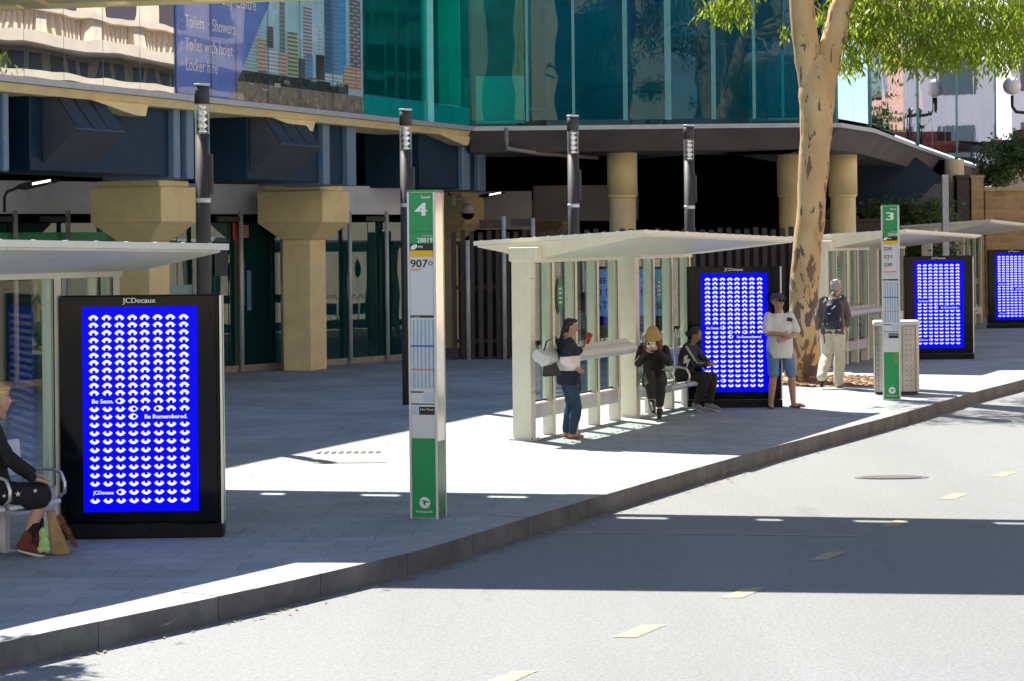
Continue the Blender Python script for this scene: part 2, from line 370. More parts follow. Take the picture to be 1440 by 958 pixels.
# ================================================================== BUS SHELTERS
def frost():
    return glass('shelter_glass',(.93,.975,.955),refl=.015,fres=.16)
gls=frost()
glsedge=mat('glass_edge_green',(.60,.70,.56),.3,var=.05)
def build_shelter(name,label,O,ang,wallv=0.0,zk=1.0,logo=True):
    t=thing(name,label,'bus shelter',O,R(90)-ang*1.0,group='bus shelters along the kerb')
    # local x = along street (u), local y = away from road  (v = -y)
    # roof: thin plate with wedge underside
    Zb,Zf0,Zf1=2.50,2.62,2.50
    Y0,Y1,X0,X1=.72,-1.66,.12,6.42
    bm=new()
    th=.055
    hexa(bm,[(X0,Y1,Zf0-th),(X1,Y1,Zf1-th),(X1,Y0,Zb-.06-th),(X0,Y0,Zb-th),(X0,Y1,Zf0),(X1,Y1,Zf1),(X1,Y0,Zb-.06),(X0,Y0,Zb)])
    for k in range(12):
        y=Y0-.1-(k*.19); z=Zb+(Zf0-Zb)*(Y0-y)/(Y0-Y1); box(bm,X0+.01,X0+.05,y-.012,y+.012,z-.002,z+.005)
    for k in range(17):
        x=X0+.15+k*.37; z=Zf0+(Zf1-Zf0)*(x-X0)/(X1-X0); box(bm,x-.012,x+.012,Y1+.02,Y1+.045,z-.002,z+.005)
    link('roof_panel',bm,creamroof,t)
    # soffit wedge, deep at the wall, tapering to the road edge, in panels
    wy=-wallv
    bm=new(); n=7
    for k in range(n):
        xa=X0+.04+(X1-X0-.1)*k/n; xb=X0+.04+(X1-X0-.1)*(k+1)/n-.006
        fz=lambda x: Zf0+(Zf1-Zf0)*(x-X0)/(X1-X0)-th-.002
        bz=lambda x: Zb-.06*(x-X0)/(X1-X0)-th-.002
        def sec(x): return [(x,Y1+.05,fz(x)-.02),(x,Y1+.05,fz(x)),(x,Y0-.04,bz(x)),(x,Y0-.04,bz(x)-.02),(x,wy+.30,bz(x)-.09),(x,wy+.12,2.29),(x,wy-.14,2.27)]
        ra,rb=sec(xa),sec(xb)
        A=[bm.verts.new(p) for p in ra]; B=[bm.verts.new(p) for p in rb]
        for i in range(7): bm.faces.new((A[i],B[i],B[(i+1)%7],A[(i+1)%7]))
        bm.faces.new(A[::-1]); bm.faces.new(B)
    link('soffit',bm,cream,t)
    def mull(x,wd=.12,dp=.14,z0=0,z1=2.30,nm='mullion'):
        bm=new(); box(bm,x,x+wd,wy-dp/2,wy+dp/2,z0,z1); return link(nm,bm,cream,t,bevel=.012)
    # main posts (two per shelter) broad, with head brackets
    for x in (0.0,3.65):
        p=mull(x,.16,.26,0,2.36,'post')
        bm=new(); box(bm,x-.02,x+.20,wy-.24,wy+.16,2.24,2.42); link('bracket',bm,cream,p,bevel=.02)
        bm=new(); box(bm,x-.03,x+.19,wy-.17,wy+.17,.0,.018); link('base_plate',bm,alu,p)
        for sx,sy in ((x-.012,wy-.15),(x+.172,wy-.15)):
            bm=new(); cyl(bm,(sx,sy,.018),(sx,sy,.034),.010,n=6); link('bolt',bm,darkmetal,p)
        bm=new(); box(bm,x+.004,x+.156,wy-.1325,wy-.1305,.60,.606); box(bm,x+.004,x+.156,wy-.1325,wy-.1305,2.02,2.026); link('seam',bm,mat('post_seam_dark',(.25,.24,.2),.8),p)  # thin dark joint lines across the post face
    bays=[(.16,3.2,4),(3.81,6.1,3)]
    for bi,(x0,x1,n) in enumerate(bays):
        w=(x1-x0)/n
        bm=new(); box(bm,x0,x1,wy-.10,wy+.10,2.22,2.285); link('head_rail',bm,cream,t)
        for k in range(n):
            xa=x0+k*w
            bm=new(); box(bm,xa+w-.10,xa+w,wy-.075,wy+.075,.0,2.23); mu=link('mullion',bm,cream,t,bevel=.01)
            bm=new(); box(bm,xa+.03,xa+w-.14,wy-.008,wy+.008,.47,2.21); g=link('glass_pane',bm,gls,t)
            bm=new(); box(bm,xa+w-.160,xa+w-.115,wy-.055,wy-.012,.46,2.215); link('pane_edge',bm,[glsedge],g)
            bm=new(); box(bm,xa+w-.114,xa+w-.104,wy-.082,wy-.076,.46,2.215); 
            box(bm,xa+.03,xa+w-.14,wy-.012,wy+.012,.455,.475); link('gasket',bm,blackp,g)
            if logo:
                # white safety marks across the pane and a leaf sticker
                bm=new()
                for q in range(6):
                    xx=xa+.05+q*(w-.22)/6; dx=(w-.22)/6
                    s=1 if q%2 else -1
                    poly(bm,[(xx,wy-.011,1.02+(0 if s>0 else .14)),(xx+.03,wy-.011,1.02+(0 if s>0 else .14)),(xx+dx+.02,wy-.011,1.16-(0 if s>0 else .14)),(xx+dx-.01,wy-.011,1.16-(0 if s>0 else .14))])
                link('safety_marking',bm,mat('frosted_marking',(.72,.76,.72),.5),g,recalc=False)
            if logo and (bi,k) in ((0,1),(1,1)):
                bm=new(); cx=xa+w/2-.06
                ring=[]
                for q in range(20):
                    a=math.pi*2*q/20; s_=math.sin(a); ring.append((cx+.10*math.cos(a)*(1-abs(s_)**3*.5),wy-.012,1.78+.26*s_))
                poly(bm,ring,0)
                for q in range(4): box(bm,cx-.045,cx+.045,wy-.014,wy-.0125,1.68+q*.06,1.70+q*.06,mi=1)
                box(bm,cx-.004,cx+.004,wy-.0135,wy-.0125,1.25,1.53,mi=0)
                link('leaf_sticker',bm,[mat('leaf_green',(.05,.26,.12),.5) if bi==0 else mat('leaf_teal',(.10,.33,.32),.5),white],g,recalc=True)
        bm=new(); box(bm,x0,x1-.112,wy-.06,wy+.06,.25,.44); link('base_rail',bm,alu,t,bevel=.01)
    # padded leaning rail on the road side of the first bay
    bm=new(); prof=[]
    for q in range(14):
        a=2*math.pi*q/14; prof.append((-.12+.0,wy-.30+.16*math.cos(a)*(1 if math.cos(a)<0 else .6),1.02+.085*math.sin(a)+.05*(math.cos(a)>0)))
    prism(bm,prof,(3.02,0,0)); lr=link('leaning_rail',bm,mat('rail_grey',(.62,.64,.65),.45,metal=.1,bump=.1,bscale=200),t,bevel=.01)
    bm=new()
    for x in (.3,1.5,2.7): box(bm,x,x+.05,wy-.28,wy-.10,.98,1.04)
    link('arm_bracket',bm,alu,lr)
    return t
def build_bench(O,ang,v0,label,u0=3.75,u1=5.7,zoff=0,group='shelter benches'):
    u=Vector((math.sin(ang),math.cos(ang),0)); v=Vector((math.cos(ang),-math.sin(ang),0))
    base=Vector(O)+u*u0+v*v0
    t=thing('bench',label,'bench',base,R(90)-ang,group=group)
    Ln=u1-u0; n=3; w=Ln/n
    for k in range(n):
        bm=new(); x0=k*w+.03; x1=(k+1)*w-.03
        prof=[(x0,-.02,.47),(x0,-.12,.44),(x0,-.36,.46),(x0,-.42,.44),(x0,-.42,.41),(x0,-.36,.43),(x0,-.12,.40),(x0,.02,.43)]
        prism(bm,prof,(x1-x0,0,0)); link('seat',bm,alu,t,bevel=.006)
        bm=new(); prof=[(x0,.06,.62),(x0,.10,.86),(x0,.085,.93),(x0,.05,.93),(x0,.04,.86),(x0,.02,.63)]
        prism(bm,prof,(x1-x0,0,0)); link('backrest',bm,alu,t,bevel=.006)
    bm=new(); box(bm,.02,Ln-.02,.0,.05,.40,.46); box(bm,.02,Ln-.02,-.25,-.20,.36,.41); link('support_beam',bm,alu,t)
    for x in (.25,Ln-.25):
        bm=new(); box(bm,x-.03,x+.03,-.02,.04,0,.40); box(bm,x-.07,x+.07,-.07,.09,0,.015); link('leg',bm,alu,t,bevel=.005)
    for k in range(0,n+1):
        x=k*w if k<n else Ln
        x=min(max(x,.01),Ln-.01)
        bm=new(); tube(bm,[(x,.03,.44),(x,.02,.60),(x,-.03,.68),(x,-.30,.685),(x,-.40,.66),(x,-.44,.58),(x,-.44,.50),(x,-.36,.44)],.016,n=8); link('armrest',bm,silver,t)
    return t
A25=R(25)
O2=Vector((.1,27.3,0)); O1=Vector((-7.27,14.5,0)); A1=R(31)
sh2=build_shelter('bus_shelter','cream glass bus shelter where a woman with a red phone stands against the leaning rail',O2,A25)
sh2.scale=(1,1,1.022)
sh1=build_shelter('bus_shelter','shelter at the left edge over the seated blonde woman and nearest screen',O1,A1,wallv=.58,logo=False)
sh1.scale=(1,1,1.028)
u=Vector((math.sin(A25),math.cos(A25),0)); v=Vector((math.cos(A25),-math.sin(A25),0))
O3=Vector((10.15,46.2,0))-u*6.5-v*1.65
sh3=copy_tree(sh2); sh3.location=O3; sh3['label']='cream bus shelter just beyond the big tree, behind the stand 3 sign'
O4=Vector((15.0,60.6,0))-u*6.5-v*1.65
sh4=copy_tree(sh2); sh4.location=O4; sh4.scale=(1,1,1.12); sh4['label']='farthest bus shelter at the right edge, its grey roof above the last screen'
def uv(ang): return Vector((math.sin(ang),math.cos(ang),0)),Vector((math.cos(ang),-math.sin(ang),0))
build_bench(O2,A25,.22,'grey metal bench with hoop armrests under the two seated people')
build_bench(O1,A1,.78,'bench with silver armrest hoop at the left edge under the seated blonde woman',u0=2.8,u1=4.75)
build_bench(O3,A25,.22,'bench inside the shelter beyond the tree, behind the stand 3 sign')
build_bench(O4,A25,.22,'farthest bench, its pale end showing between the last two screens',u0=1.0,u1=2.95)

# ================================================================== DIGITAL SCREENS
E0=1/2**EXPO
scrblue=emat('screen_blue',(.0,.0,1.0),E0*.96); scrwhite=emat('screen_white',(1,1,1),E0)
def eye(bm,cx,cz,kind,y,W=.087):
    up,dn,(px_,pz_),pr={'D':(.030,.020,(0,-.003),.0155),'U':(.017,.029,(0,.003),.0145),
        'L':(.027,.027,(-.010,0),.0155),'R':(.027,.027,(.010,0),.0155)}[kind]
    n=9; pts=[]
    for i in range(n+1):
        t=-1+2*i/n; pts.append((cx+t*W/2,y,cz+up*(math.cos(t*math.pi/2))**.75+( -.004 if kind=='D' else .004 if kind=='U' else 0)*(abs(t)<.99)))
    for i in range(n-1,0,-1):
        t=-1+2*i/n; pts.append((cx+t*W/2,y,cz-dn*(math.cos(t*math.pi/2))**.75+( -.004 if kind=='D' else .004 if kind=='U' else 0)))
    poly(bm,pts,1)
    ring=[(cx+px_+pr*math.cos(2*math.pi*k/12),y-.0012,cz+pz_+(-.010 if kind=='D' else .010 if kind=='U' else 0)+pr*math.sin(2*math.pi*k/12)) for k in range(12)]
    poly(bm,ring,0)
    if kind in 'DU':   # notch through the lid
        s=-1 if kind=='D' else 1; z0=cz+pz_+s*.010
        poly(bm,[(cx-pr*.95,y-.0012,z0),(cx+pr*.95,y-.0012,z0),(cx+pr*.8,y-.0012,z0+s*.024),(cx-pr*.8,y-.0012,z0+s*.024)],0)
def build_screen():
    t=thing('digital_screen','','advertising screen',(0,0,0),0,group='blue digital advertising screens')
    W=1.40; Dp=.20
    bm=new(); box(bm,.0,W,.02,Dp-.02,.125,2.13); link('case',bm,blackgloss,t,bevel=.012)
    bm=new(); box(bm,-.01,W+.02,-.015,Dp+.015,0,.115); link('plinth',bm,mat('plinth_black',(.006,.008,.011),.3,spec=.2),t,bevel=.01)
    bm=new(); box(bm,.03,W-.03,.0,.019,.14,2.12); link('glass_front',bm,blackgloss,t,bevel=.004)
    for y0 in (.0,Dp-.035):
        bm=new(); box(bm,W+.001,W+.022,y0,y0+.035,.12,2.12); link('edge_strip',bm,silver,t,bevel=.004)
    bm=new(); x0,x1,z0,z1=.205,1.205,.235,2.03; y=-.003
    poly(bm,[(x0,y,z0),(x1,y,z0),(x1,y,z1),(x0,y,z1)],0)
    cols=[.101,.215,.327,.439,.546,.66,.77,.887]
    rows=[226,270,315,360,404,449,492,537,582,627,671,718,765,811,858,908,957,1007,1058,1107,1157,1206,1257,1307]
    for ri,rr in enumerate(rows):
        zz=z1-(rr-160)/1214*(z1-z0)
        for ci,cc in enumerate(cols):
            k='D' if ri<11 else 'U'
            if ri==11: k=' ' if ci<2 else ('L' if ci==2 else 'D')
            if ri==12: k='UUURDLDD'[ci]
            if ri==13: k='U' if ci<3 else ('R' if ci==3 else ' ')
            if ri==22: k=' ' if ci<2 else ('L' if ci==2 else 'U')
            if k!=' ': eye(bm,x0+cc,zz,k,y-.001)
    sc=link('screen',bm,[scrblue,scrwhite],t,recalc=False)
    M=lambda x,z: frame((x,y-.001,z),(1,0,0),(0,0,1))
    bm=new()
    zr=lambda r: z1-(r-160)/1214*(z1-z0)
    text(bm,'Be Seen.',M(x0+.083,zr(731)),.036,.186,bold=.03,extr=.001)
    text(bm,'Be Remembered.',M(x0+.54,zr(824)),.036,.370,bold=.03,extr=.001)
    text(bm,'JCDecaux',M(x0+.083,zr(1269)),.031,.180,bold=.03,extr=.001)
    link('lettering',bm,scrwhite,sc,recalc=False)
    bm=new(); text(bm,'JCDecaux',frame((.705,-.002,2.062),(1,0,0),(0,0,1)),.044,.285,bold=.035,align='CENTER',extr=.001)
    link('header_lettering',bm,white,t,recalc=False)
    return t
scr=build_screen()
def put_screen(o,lpx,bpy_,rz,label):
    p=P(lpx,bpy_); o.location=p; o.rotation_euler=(0,0,rz); o['label']=label
put_screen(scr,85,759,R(2.2),'nearest and largest blue eye-pattern screen, left of the stand 4 sign')
s2=copy_tree(scr); put_screen(s2,968,574,R(-.5),'blue eye-pattern screen that the man in white shirt stands against')
s3=copy_tree(scr); put_screen(s3,1273,506,R(-.5),'blue eye-pattern screen behind the perforated litter bin')
s4=copy_tree(scr); put_screen(s4,1390,462,R(-.5),'farthest blue eye-pattern screen, cut off by the right edge')

# ================================================================== STOP TOTEMS
def disc(bm,c,r,y,mi,n=24):
    poly(bm,[(c[0]+r*math.cos(2*math.pi*k/n),y,c[1]+r*math.sin(2*math.pi*k/n)) for k in range(n)],mi)
def build_totem(px,pyb,num,code,routes,label,rz,extra):
    p=P(px,pyb); t=thing('stop_sign',label,'bus stop sign',p,rz,group='green stand signs')
    Wd,Dp,Ht=.275,.26,3.04
    bm=new(); box(bm,.012,Wd-.012,.012,Dp-.012,.0,Ht-.01); link('core',bm,mat('totem_core',(.5,.5,.5),.2,metal=.8),t)
    for (x,y) in ((0,0),(Wd-.022,0),(0,Dp-.022),(Wd-.022,Dp-.022)):
        bm=new(); box(bm,x,x+.022,y,y+.022,0,Ht); link('corner_post',bm,alu,t,bevel=.005)
    bm=new(); box(bm,.0,Wd,.0,Dp,Ht-.012,Ht+.008); link('cap',bm,greenp,t)
    zz=lambda py:(730-py)/152.0
    bm=new(); x0,x1=.024,Wd-.024
    def q(z0,z1,mi,xa=x0,xb=x1,dy=0): poly(bm,[(xa,.006-dy,z0),(xb,.006-dy,z0),(xb,.006-dy,z1),(xa,.006-dy,z1)],mi)
    q(zz(342),Ht-.015,0); q(zz(352),zz(342),2); q(zz(361),zz(352),3); q(zz(616),zz(361),1); q(.02,zz(616),0)
    q(zz(326.2),zz(325.4),5,dy=.001)
    q(zz(446.5),zz(443),2,dy=.001); q(zz(569),zz(567),5,dy=.001)
    # timetable columns
    q(zz(546),zz(449),4,dy=.001)
    for k in range(12):
        xa=x0+.008+k*.0188; q(zz(545),zz(450),6 if k%2 else 1,xa,xa+.0075,dy=.002)
    q(zz(487.5),zz(485),7,dy=.003); q(zz(520),zz(518.6),8,dy=.003)
    q(zz(552),zz(550),2,x0,x0+.12,dy=.001); q(zz(565),zz(551),4,x0+.12,x1-.005,dy=.001)
    q(zz(583),zz(571.5),2,x0+.075,x1,dy=.001); q(zz(583),zz(571.5),4,x0+.004,x0+.07,dy=.001)
    if extra: q(zz(646),zz(617),9,x0+.14,x1,dy=.001)
    if len(routes)==1:
        q(zz(378.5),zz(377.8),2,x0+.01,x0+.12,dy=.001); q(zz(381.5),zz(379.6),3,x0+.01,x0+.09,dy=.001)
        for r_,mi_ in ((.021,2),(.013,1)): disc(bm,(x1-.025,zz(370)),r_,.005-(.0005 if mi_==1 else 0),mi_)
        q(zz(370.5),zz(369.5),2,x1-.05,x1,dy=.0012)
    else:
        for k in range(3): q(zz(378.6+k*18.8),zz(377+k*18.8),3,x0+.012,x0+.09,dy=.001)
        q(zz(427),zz(424.5),8,x0+.01,x1-.02,dy=.001); q(zz(433),zz(430.5),4,x0+.03,x1-.04,dy=.001)
    link('sign_face',bm,[greenp,mat('sign_white',(.66,.69,.74),.4,var=.02),blackp,yellowp,mat('timetable_blue',(.50,.60,.72),.5),greend,
        mat('timetable_ink',(.18,.30,.50),.5),mat('timetable_line',(.03,.13,.5),.5),mat('orange_print',(.7,.16,.05),.5),mat('faded_green_sticker',(.10,.30,.09),.5)],t,recalc=False)
    bm=new(); M=lambda x,py,y=.0045: frame((x,y,zz(py)),(1,0,0),(0,0,1))
    wl=mat('sign_lettering_white',(.82,.84,.82),.5)
    bm.free()
    def lett(nm,m_,body,Mx,h_,w_,bold,align='LEFT',extr=.001):
        b_=new(); text(b_,body,Mx,h_,w_,bold=bold,align=align,extr=extr); link(nm,b_,m_,t,recalc=False)
    lett('stand_word',wl,'Stand',M(x1-.025,278.6),.024,.085,.03,'RIGHT')
    lett('stand_number',wl,num,M(x0+.115,303),.118,.105,.05,'CENTER')
    lett('stop_number_caption',wl,'Stop Number',M(x1-.005,332),.012,.10,.01,'RIGHT')
    lett('stop_number',wl,code,M(x1-.003,340.6),.044,.148,.03,'RIGHT')
    b_=new(); poly(b_,[(x0+.042+.035*math.cos(a)*.9-.012*math.sin(a),.0035,zz(347)+.018*math.sin(a)+.022*math.cos(a)*.8) for a in [2*math.pi*k/20 for k in range(20)]],0); link('oval_emblem',b_,wl,t,recalc=False)
    lett('event_word',wl,'PIE',M(x0+.085,348.3),.02,.045,.03)
    lett('timetable_heading',wl,'Timetable',M(x0+.01,446.2),.012,.08,0,extr=.002)
    lett('live_times_heading',wl,'Live Times',M(x0+.09,576.5),.017,.13,.03,extr=.002)
    b_=new(); disc(b_,(x0+.122,zz(706.5)),.053,.0045,0); link('round_emblem',b_,wl,t,recalc=False)
    lett('operator_name',wl,'Transperth',M(x0+.115,720.5),.018,.165,.03,'CENTER')
    if len(routes)==1: lett('route_number',blackp,routes[0],M(x0+.008,375.6),.072,.165,.03)
    else:
        for k,r_ in enumerate(routes): lett('route_number',blackp,r_,M(x0+.012,374.5+18.8*k),.050,.125,.025)
    bm=new(); c=(x0+.122,zz(706.5))   # swoosh cut through the round emblem
    poly(bm,[(c[0]-.05,.003,c[1]+.012),(c[0]-.01,.003,c[1]+.022),(c[0]+.052,.003,c[1]+.006),(c[0]+.03,.003,c[1]-.001),(c[0]-.01,.003,c[1]+.010)])
    poly(bm,[(c[0]-.004,.0028,c[1]+.02),(c[0]+.018,.0028,c[1]+.016),(c[0]+.002,.0028,c[1]-.01),(c[0]+.02,.0028,c[1]-.034),(c[0]-.018,.0028,c[1]-.012)])
    link('emblem_swoosh',bm,greend,t,recalc=False)
    # mirrored stainless side with green base, as on the street side
    bm=new(); box(bm,Wd-.008,Wd-.004,.024,Dp-.024,.02,Ht-.02,mi=0); box(bm,Wd-.004,Wd-.002,.03,Dp-.03,.02,.72,mi=1)
    link('side_face',bm,[mat('polished_steel',(.75,.72,.62),.12,metal=.95,var=.1),mat('side_green',(.05,.2,.08),.25)],t)
    return t
build_totem(576.5,730,'4','28819',['907'],'tall green and white stand 4 sign on the nearer pavement',R(-17),False)
build_totem(1241.5,563,'3','22018',['220','221','230'],'tall green and white stand 3 sign in front of the litter bin',R(-12),True)

# ================================================================== LAMP BOLLARDS
def build_lamp():
    t=thing('street_lamp','','street lamp',(0,0,0),0,group='dark column lamps on the plaza')
    bm=new(); cyl(bm,(0,0,0),(0,0,3.98),.095,n=24); link('post',bm,darkmetal,t)
    bm=new(); box(bm,.075,.135,-.05,.05,3.2,3.72); link('control_box',bm,darkmetal,t,bevel=.02)
    bm=new(); cyl(bm,(0,0,3.09),(0,0,3.15),.1,n=24); link('band',bm,alu,t)
    bm=new(); cyl(bm,(0,0,3.98),(0,0,4.365),.098,n=24,caps=False); link('glass_sleeve',bm,glass('lamp_glass',(.93,.96,.98),refl=.10),t)
    bm=new()
    for k in range(4):
        z=4.0+k*.085; cyl(bm,(0,0,z),(0,0,z+.042),.075,.028,n=20); cyl(bm,(0,0,z+.042),(0,0,z+.084),.028,.075,n=20)
    link('reflector',bm,mat('reflector_chrome',(.92,.93,.95),.15,metal=.9),t)
    bm=new(); cyl(bm,(0,0,4.37),(0,0,4.598),.098,n=24); link('cap',bm,darkmetal,t)
    bm=new(); cyl(bm,(0,0,4.60),(0,0,4.63),.102,n=24); link('lid_ring',bm,alu,t)
    return t
lp=build_lamp()
def put(o,px,D,label):
    o.location=((unroll(px,330)[0])/F*D,D,0); o['label']=label
put(lp,286,27.6,'column lamp rising behind the nearest blue screen')
l=copy_tree(lp); put(l,572,33.4,'column lamp directly behind the left edge of the stand 4 sign')
l=copy_tree(lp); put(l,807,35.6,'column lamp rising above the middle shelter roof, left of the round column')
l=copy_tree(lp); put(l,970,39.1,'column lamp farthest to the right, above the middle shelter roof')

# ================================================================== STATION BUILDING
FO=Vector((-7.4,30.8,0)); FD=Vector((6.47,15.7,0)).normalized(); FN=Vector((FD.y,-FD.x,0))   # street facade line
def fac_t(px,py=100,o=0.0):
    """distance along the facade where the photo column px meets it"""
    x=unroll(px,py)[0]/F; base=FO+FN*o
    return (base.x-x*base.y)/(x*FD.y-FD.x)
def fpt(t,z,o=0.0): p=FO+FD*t+FN*o; return Vector((p.x,p.y,z))
def fz(px,py,o=0.0):
    t=fac_t(px,py,o); D=(FO+FN*o+FD*t).y; return t,H-unroll(px,py)[1]/F*D
bld=thing('station_building','teal glass station building over beige columns behind the bus shelters','building',(0,46,0))
ZB=5.03; ZT=10.5
tc0=fac_t(660,170); T0=-16.0
FY=(FO+FD*tc0).y; CX=(FO+FD*tc0).x
g_mirror=glass('mirror_glass',(.10,.2,.22),refl=.62,rough=.005,opaque=.6,ocol=(.03,.05,.06),wob=.06)
g_teal=glass('teal_glass',(.14,.90,.84),refl=.015,wob=.05,fres=.35)
g_blue=glass('blue_glass',(.10,.68,.80),refl=.022,wob=.06,opaque=.22,ocol=(.0,.13,.18),fres=.35)
g_bright=glass('bright_mirror_glass',(.3,.45,.5),refl=.75,rough=.006,opaque=.4,ocol=(.08,.12,.14),wob=.10)
def fquad(bm,t0,t1,z0,z1,o=0,mi=0): poly(bm,[fpt(t0,z0,o),fpt(t1,z0,o),fpt(t1,z1,o),fpt(t0,z1,o)],mi)
def fbox(bm,t0,t1,o0,o1,z0,z1,mi=0):
    hexa(bm,[fpt(t0,z0,o1),fpt(t0,z0,o0),fpt(t1,z0,o0),fpt(t1,z0,o1),fpt(t0,z1,o1),fpt(t0,z1,o0),fpt(t1,z1,o0),fpt(t1,z1,o1)],mi)
# panes along the street facade
seam=[T0+1.02*k for k in range(0,60) if T0+1.02*k<fac_t(34,100)-.5]+[fac_t(p,100) for p in (34,90,145,197,247)]
for a,b in zip(seam,seam[1:]):
    bm=new(); fbox(bm,a+.006,b-.006,-.02,0,ZB,ZT); wpart('window_pane',bm,g_mirror,bld)
# poster (printed film on the panes)
tp0,tp1=fac_t(247,80),fac_t(510,80)
cols_=[mat('poster_blue',(.14,.27,.78),.25,var=.1,scale=1.5,coat=.6),mat('poster_sky',(.42,.75,.9),.25,var=.12,scale=1,coat=.6),
 mat('poster_water',(.30,.28,.22),.25,var=.5,scale=8,coat=.6),mat('poster_trees',(.05,.06,.05),.25,var=.5,scale=9,coat=.6)]
def towermat(name,c1,c2,h=.05,w=3): return brick(name,c1,c1,c2,w,h,ms=h*.35,rough=.3,noise=.1,bump=0,big=.1,rot=0)
tw={'dg':towermat('tower_dark_grey',(.16,.17,.18),(.08,.09,.10)),'gg':towermat('tower_grey_green',(.25,.36,.34),(.16,.22,.24),.08),
 'gs':towermat('tower_green_striped',(.6,.66,.40),(.14,.26,.2),.075),'gr':towermat('tower_grey_striped',(.62,.66,.7),(.22,.25,.3),.065),
 'bw':towermat('tower_blue_white',(.8,.85,.88),(.3,.55,.68),.07),'be':towermat('tower_beige',(.75,.62,.5),(.4,.3,.25),.07),
 'br':towermat('tower_brown',(.10,.08,.07),(.05,.045,.05),.07),'bd':towermat('tower_blue_dark',(.10,.22,.40),(.07,.16,.32),.09),
 'bl':towermat('tower_blue',(.18,.38,.65),(.12,.30,.55),.08),'bb':towermat('tower_bright_blue',(.08,.45,.9),(.06,.38,.85),.2),
 'ps':towermat('tower_pale_striped',(.55,.55,.55),(.16,.18,.24),.07,.12),'te':towermat('tower_teal',(.5,.75,.75),(.28,.5,.55),.06)}
pm=cols_+list(tw.values()); ki={k:i+4 for i,k in enumerate(tw)}
bm=new()
fquad(bm,tp0,tp1,ZB+.02,ZT-.3,.001,1)
def pxq(x0,y0,x1,y1,mi,o,top=None):
    (ta,za),(tb,_)=fz(x0,y1,o),fz(x1,y1,o); tm,zt=fz((x0+x1)/2,y0,o); _,zb=fz((x0+x1)/2,y1,o)
    zt=min(zt,ZT-.3) if y0>0 else ZT-.3
    poly(bm,[fpt(ta,zb,o),fpt(tb,zb,o),fpt(tb,zt,o),fpt(ta,zt,o)],mi)
Z=lambda x:240+x/4
for i,(x0,x1,y0,y1,k) in enumerate([(395,470,200,440,'te'),(470,520,100,460,'te'),(490,540,225,460,'be'),(545,580,150,420,'dg'),(616,646,12,440,'gg'),(748,798,38,440,'gr'),(835,848,145,440,'bw'),(868,905,-8,430,'bd'),
  (903,957,-8,420,'bl'),(955,988,-8,420,'bb'),(1012,1072,-8,505,'ps'),(535,607,272,470,'bw'),(610,655,298,470,'be'),(660,716,183,450,'gs'),(722,757,330,480,'dg'),(760,800,310,480,'bl'),(820,866,310,450,'br'),
  (870,960,415,470,'bw'),(975,1072,380,505,'be'),(495,540,395,480,'ps')]):
    pxq(Z(x0),y0/4,Z(x1),y1/4,ki[k],.0015+.0006*i)
pxq(Z(380),435/4,Z(1000),500/4,3,.015)
pxq(Z(340),497/4,510,150,2,.0162)
# clip to poster height by the blue panel and the sill below
for (x,y) in [(440,465),(500,495),(640,455),(790,440),(900,465),(940,470),(585,470)]:
    pxq(Z(x),y/4,Z(x+random.randint(25,45)),(y+20)/4,ki['ps'] if x%3 else ki['bw'],.017)
oB=.018
def fb(x,y,zf=None):
    t,z=fz(x,y,oB); return fpt(t,z if zf is None else zf,oB)
ptop=[fpt(tp0,ZT-.3,oB)]
# slanted right edge: passes (379,4) and (322,140)
tA,zA=fz(379,4,oB); tB,zB_=fz(324,138,oB); slope=(tA-tB)/(zA-zB_)
tTop=tA+slope*(ZT-.3-zA); tBot=tB+slope*(ZB+.02-zB_)
poly(bm,[fpt(tp0,ZB+.02,oB),fpt(tBot,ZB+.02,oB),fpt(tTop,ZT-.3,oB),fpt(tp0,ZT-.3,oB)],0)
pl=wpart('city_poster',bm,pm,bld,recalc=False)
pl['label']='blue and city skyline poster across the upper windows'
bm=new()
tS,zS=fz(258,36,oB)
def ftext(body,xpx,ybase,x2px,capz,bold=.01):
    t,z=fz(xpx,ybase,oB); t2,_=fz(x2px,ybase,oB)
    text(bm,body,frame(fpt(t,z,oB+.001),FD,(0,0,1)),capz,t2-t,bold=bold,extr=.001)
ftext('· Toilets  · Showers',255,36.5,330.5,.21); ftext('· Toilet with hoist',255,69,327,.21); ftext('· Locker hire',256,98,306,.21); ftext('City Centre',310,6,360,.21)
wpart('poster_lettering',bm,mat('poster_white',(.88,.9,.92),.4),pl,recalc=False)
bm=new(); fbox(bm,tp0,tp1,-.02,-.005,ZB,ZT); wpart('window_pane',bm,g_mirror,bld)
bm=new()
for px_ in (295,330,375,420,466): t_=fac_t(px_,80); fbox(bm,t_-.008,t_+.008,.03,.035,ZB+.02,ZT-.3)
wpart('poster_seam',bm,mat('seam_grey',(.10,.14,.2),.4),pl)
bm=new()   # clear film over the poster gives it the sheen of the glass
fquad(bm,tp0,tp1,ZB+.02,ZT-.3,.04); wpart('clear_film',bm,glass('poster_film',(.97,.98,1),refl=.05,wob=.1),pl,recalc=False)
# teal panes at the corner
seam=[fac_t(p,100) for p in (510,543,575,602,635,660)]
for a,b in zip(seam,seam[1:]):
    bm=new(); fbox(bm,a+.006,b-.006,-.02,0,ZB+.42,ZT); wpart('window_pane',bm,g_teal,bld)
    bm=new(); fbox(bm,a+.006,b-.006,-.03,.005,ZB+.01,ZB+.40); wpart('spandrel_panel',bm,mat('teal_spandrel',(.0,.30,.30),.15,coat=.5),bld)
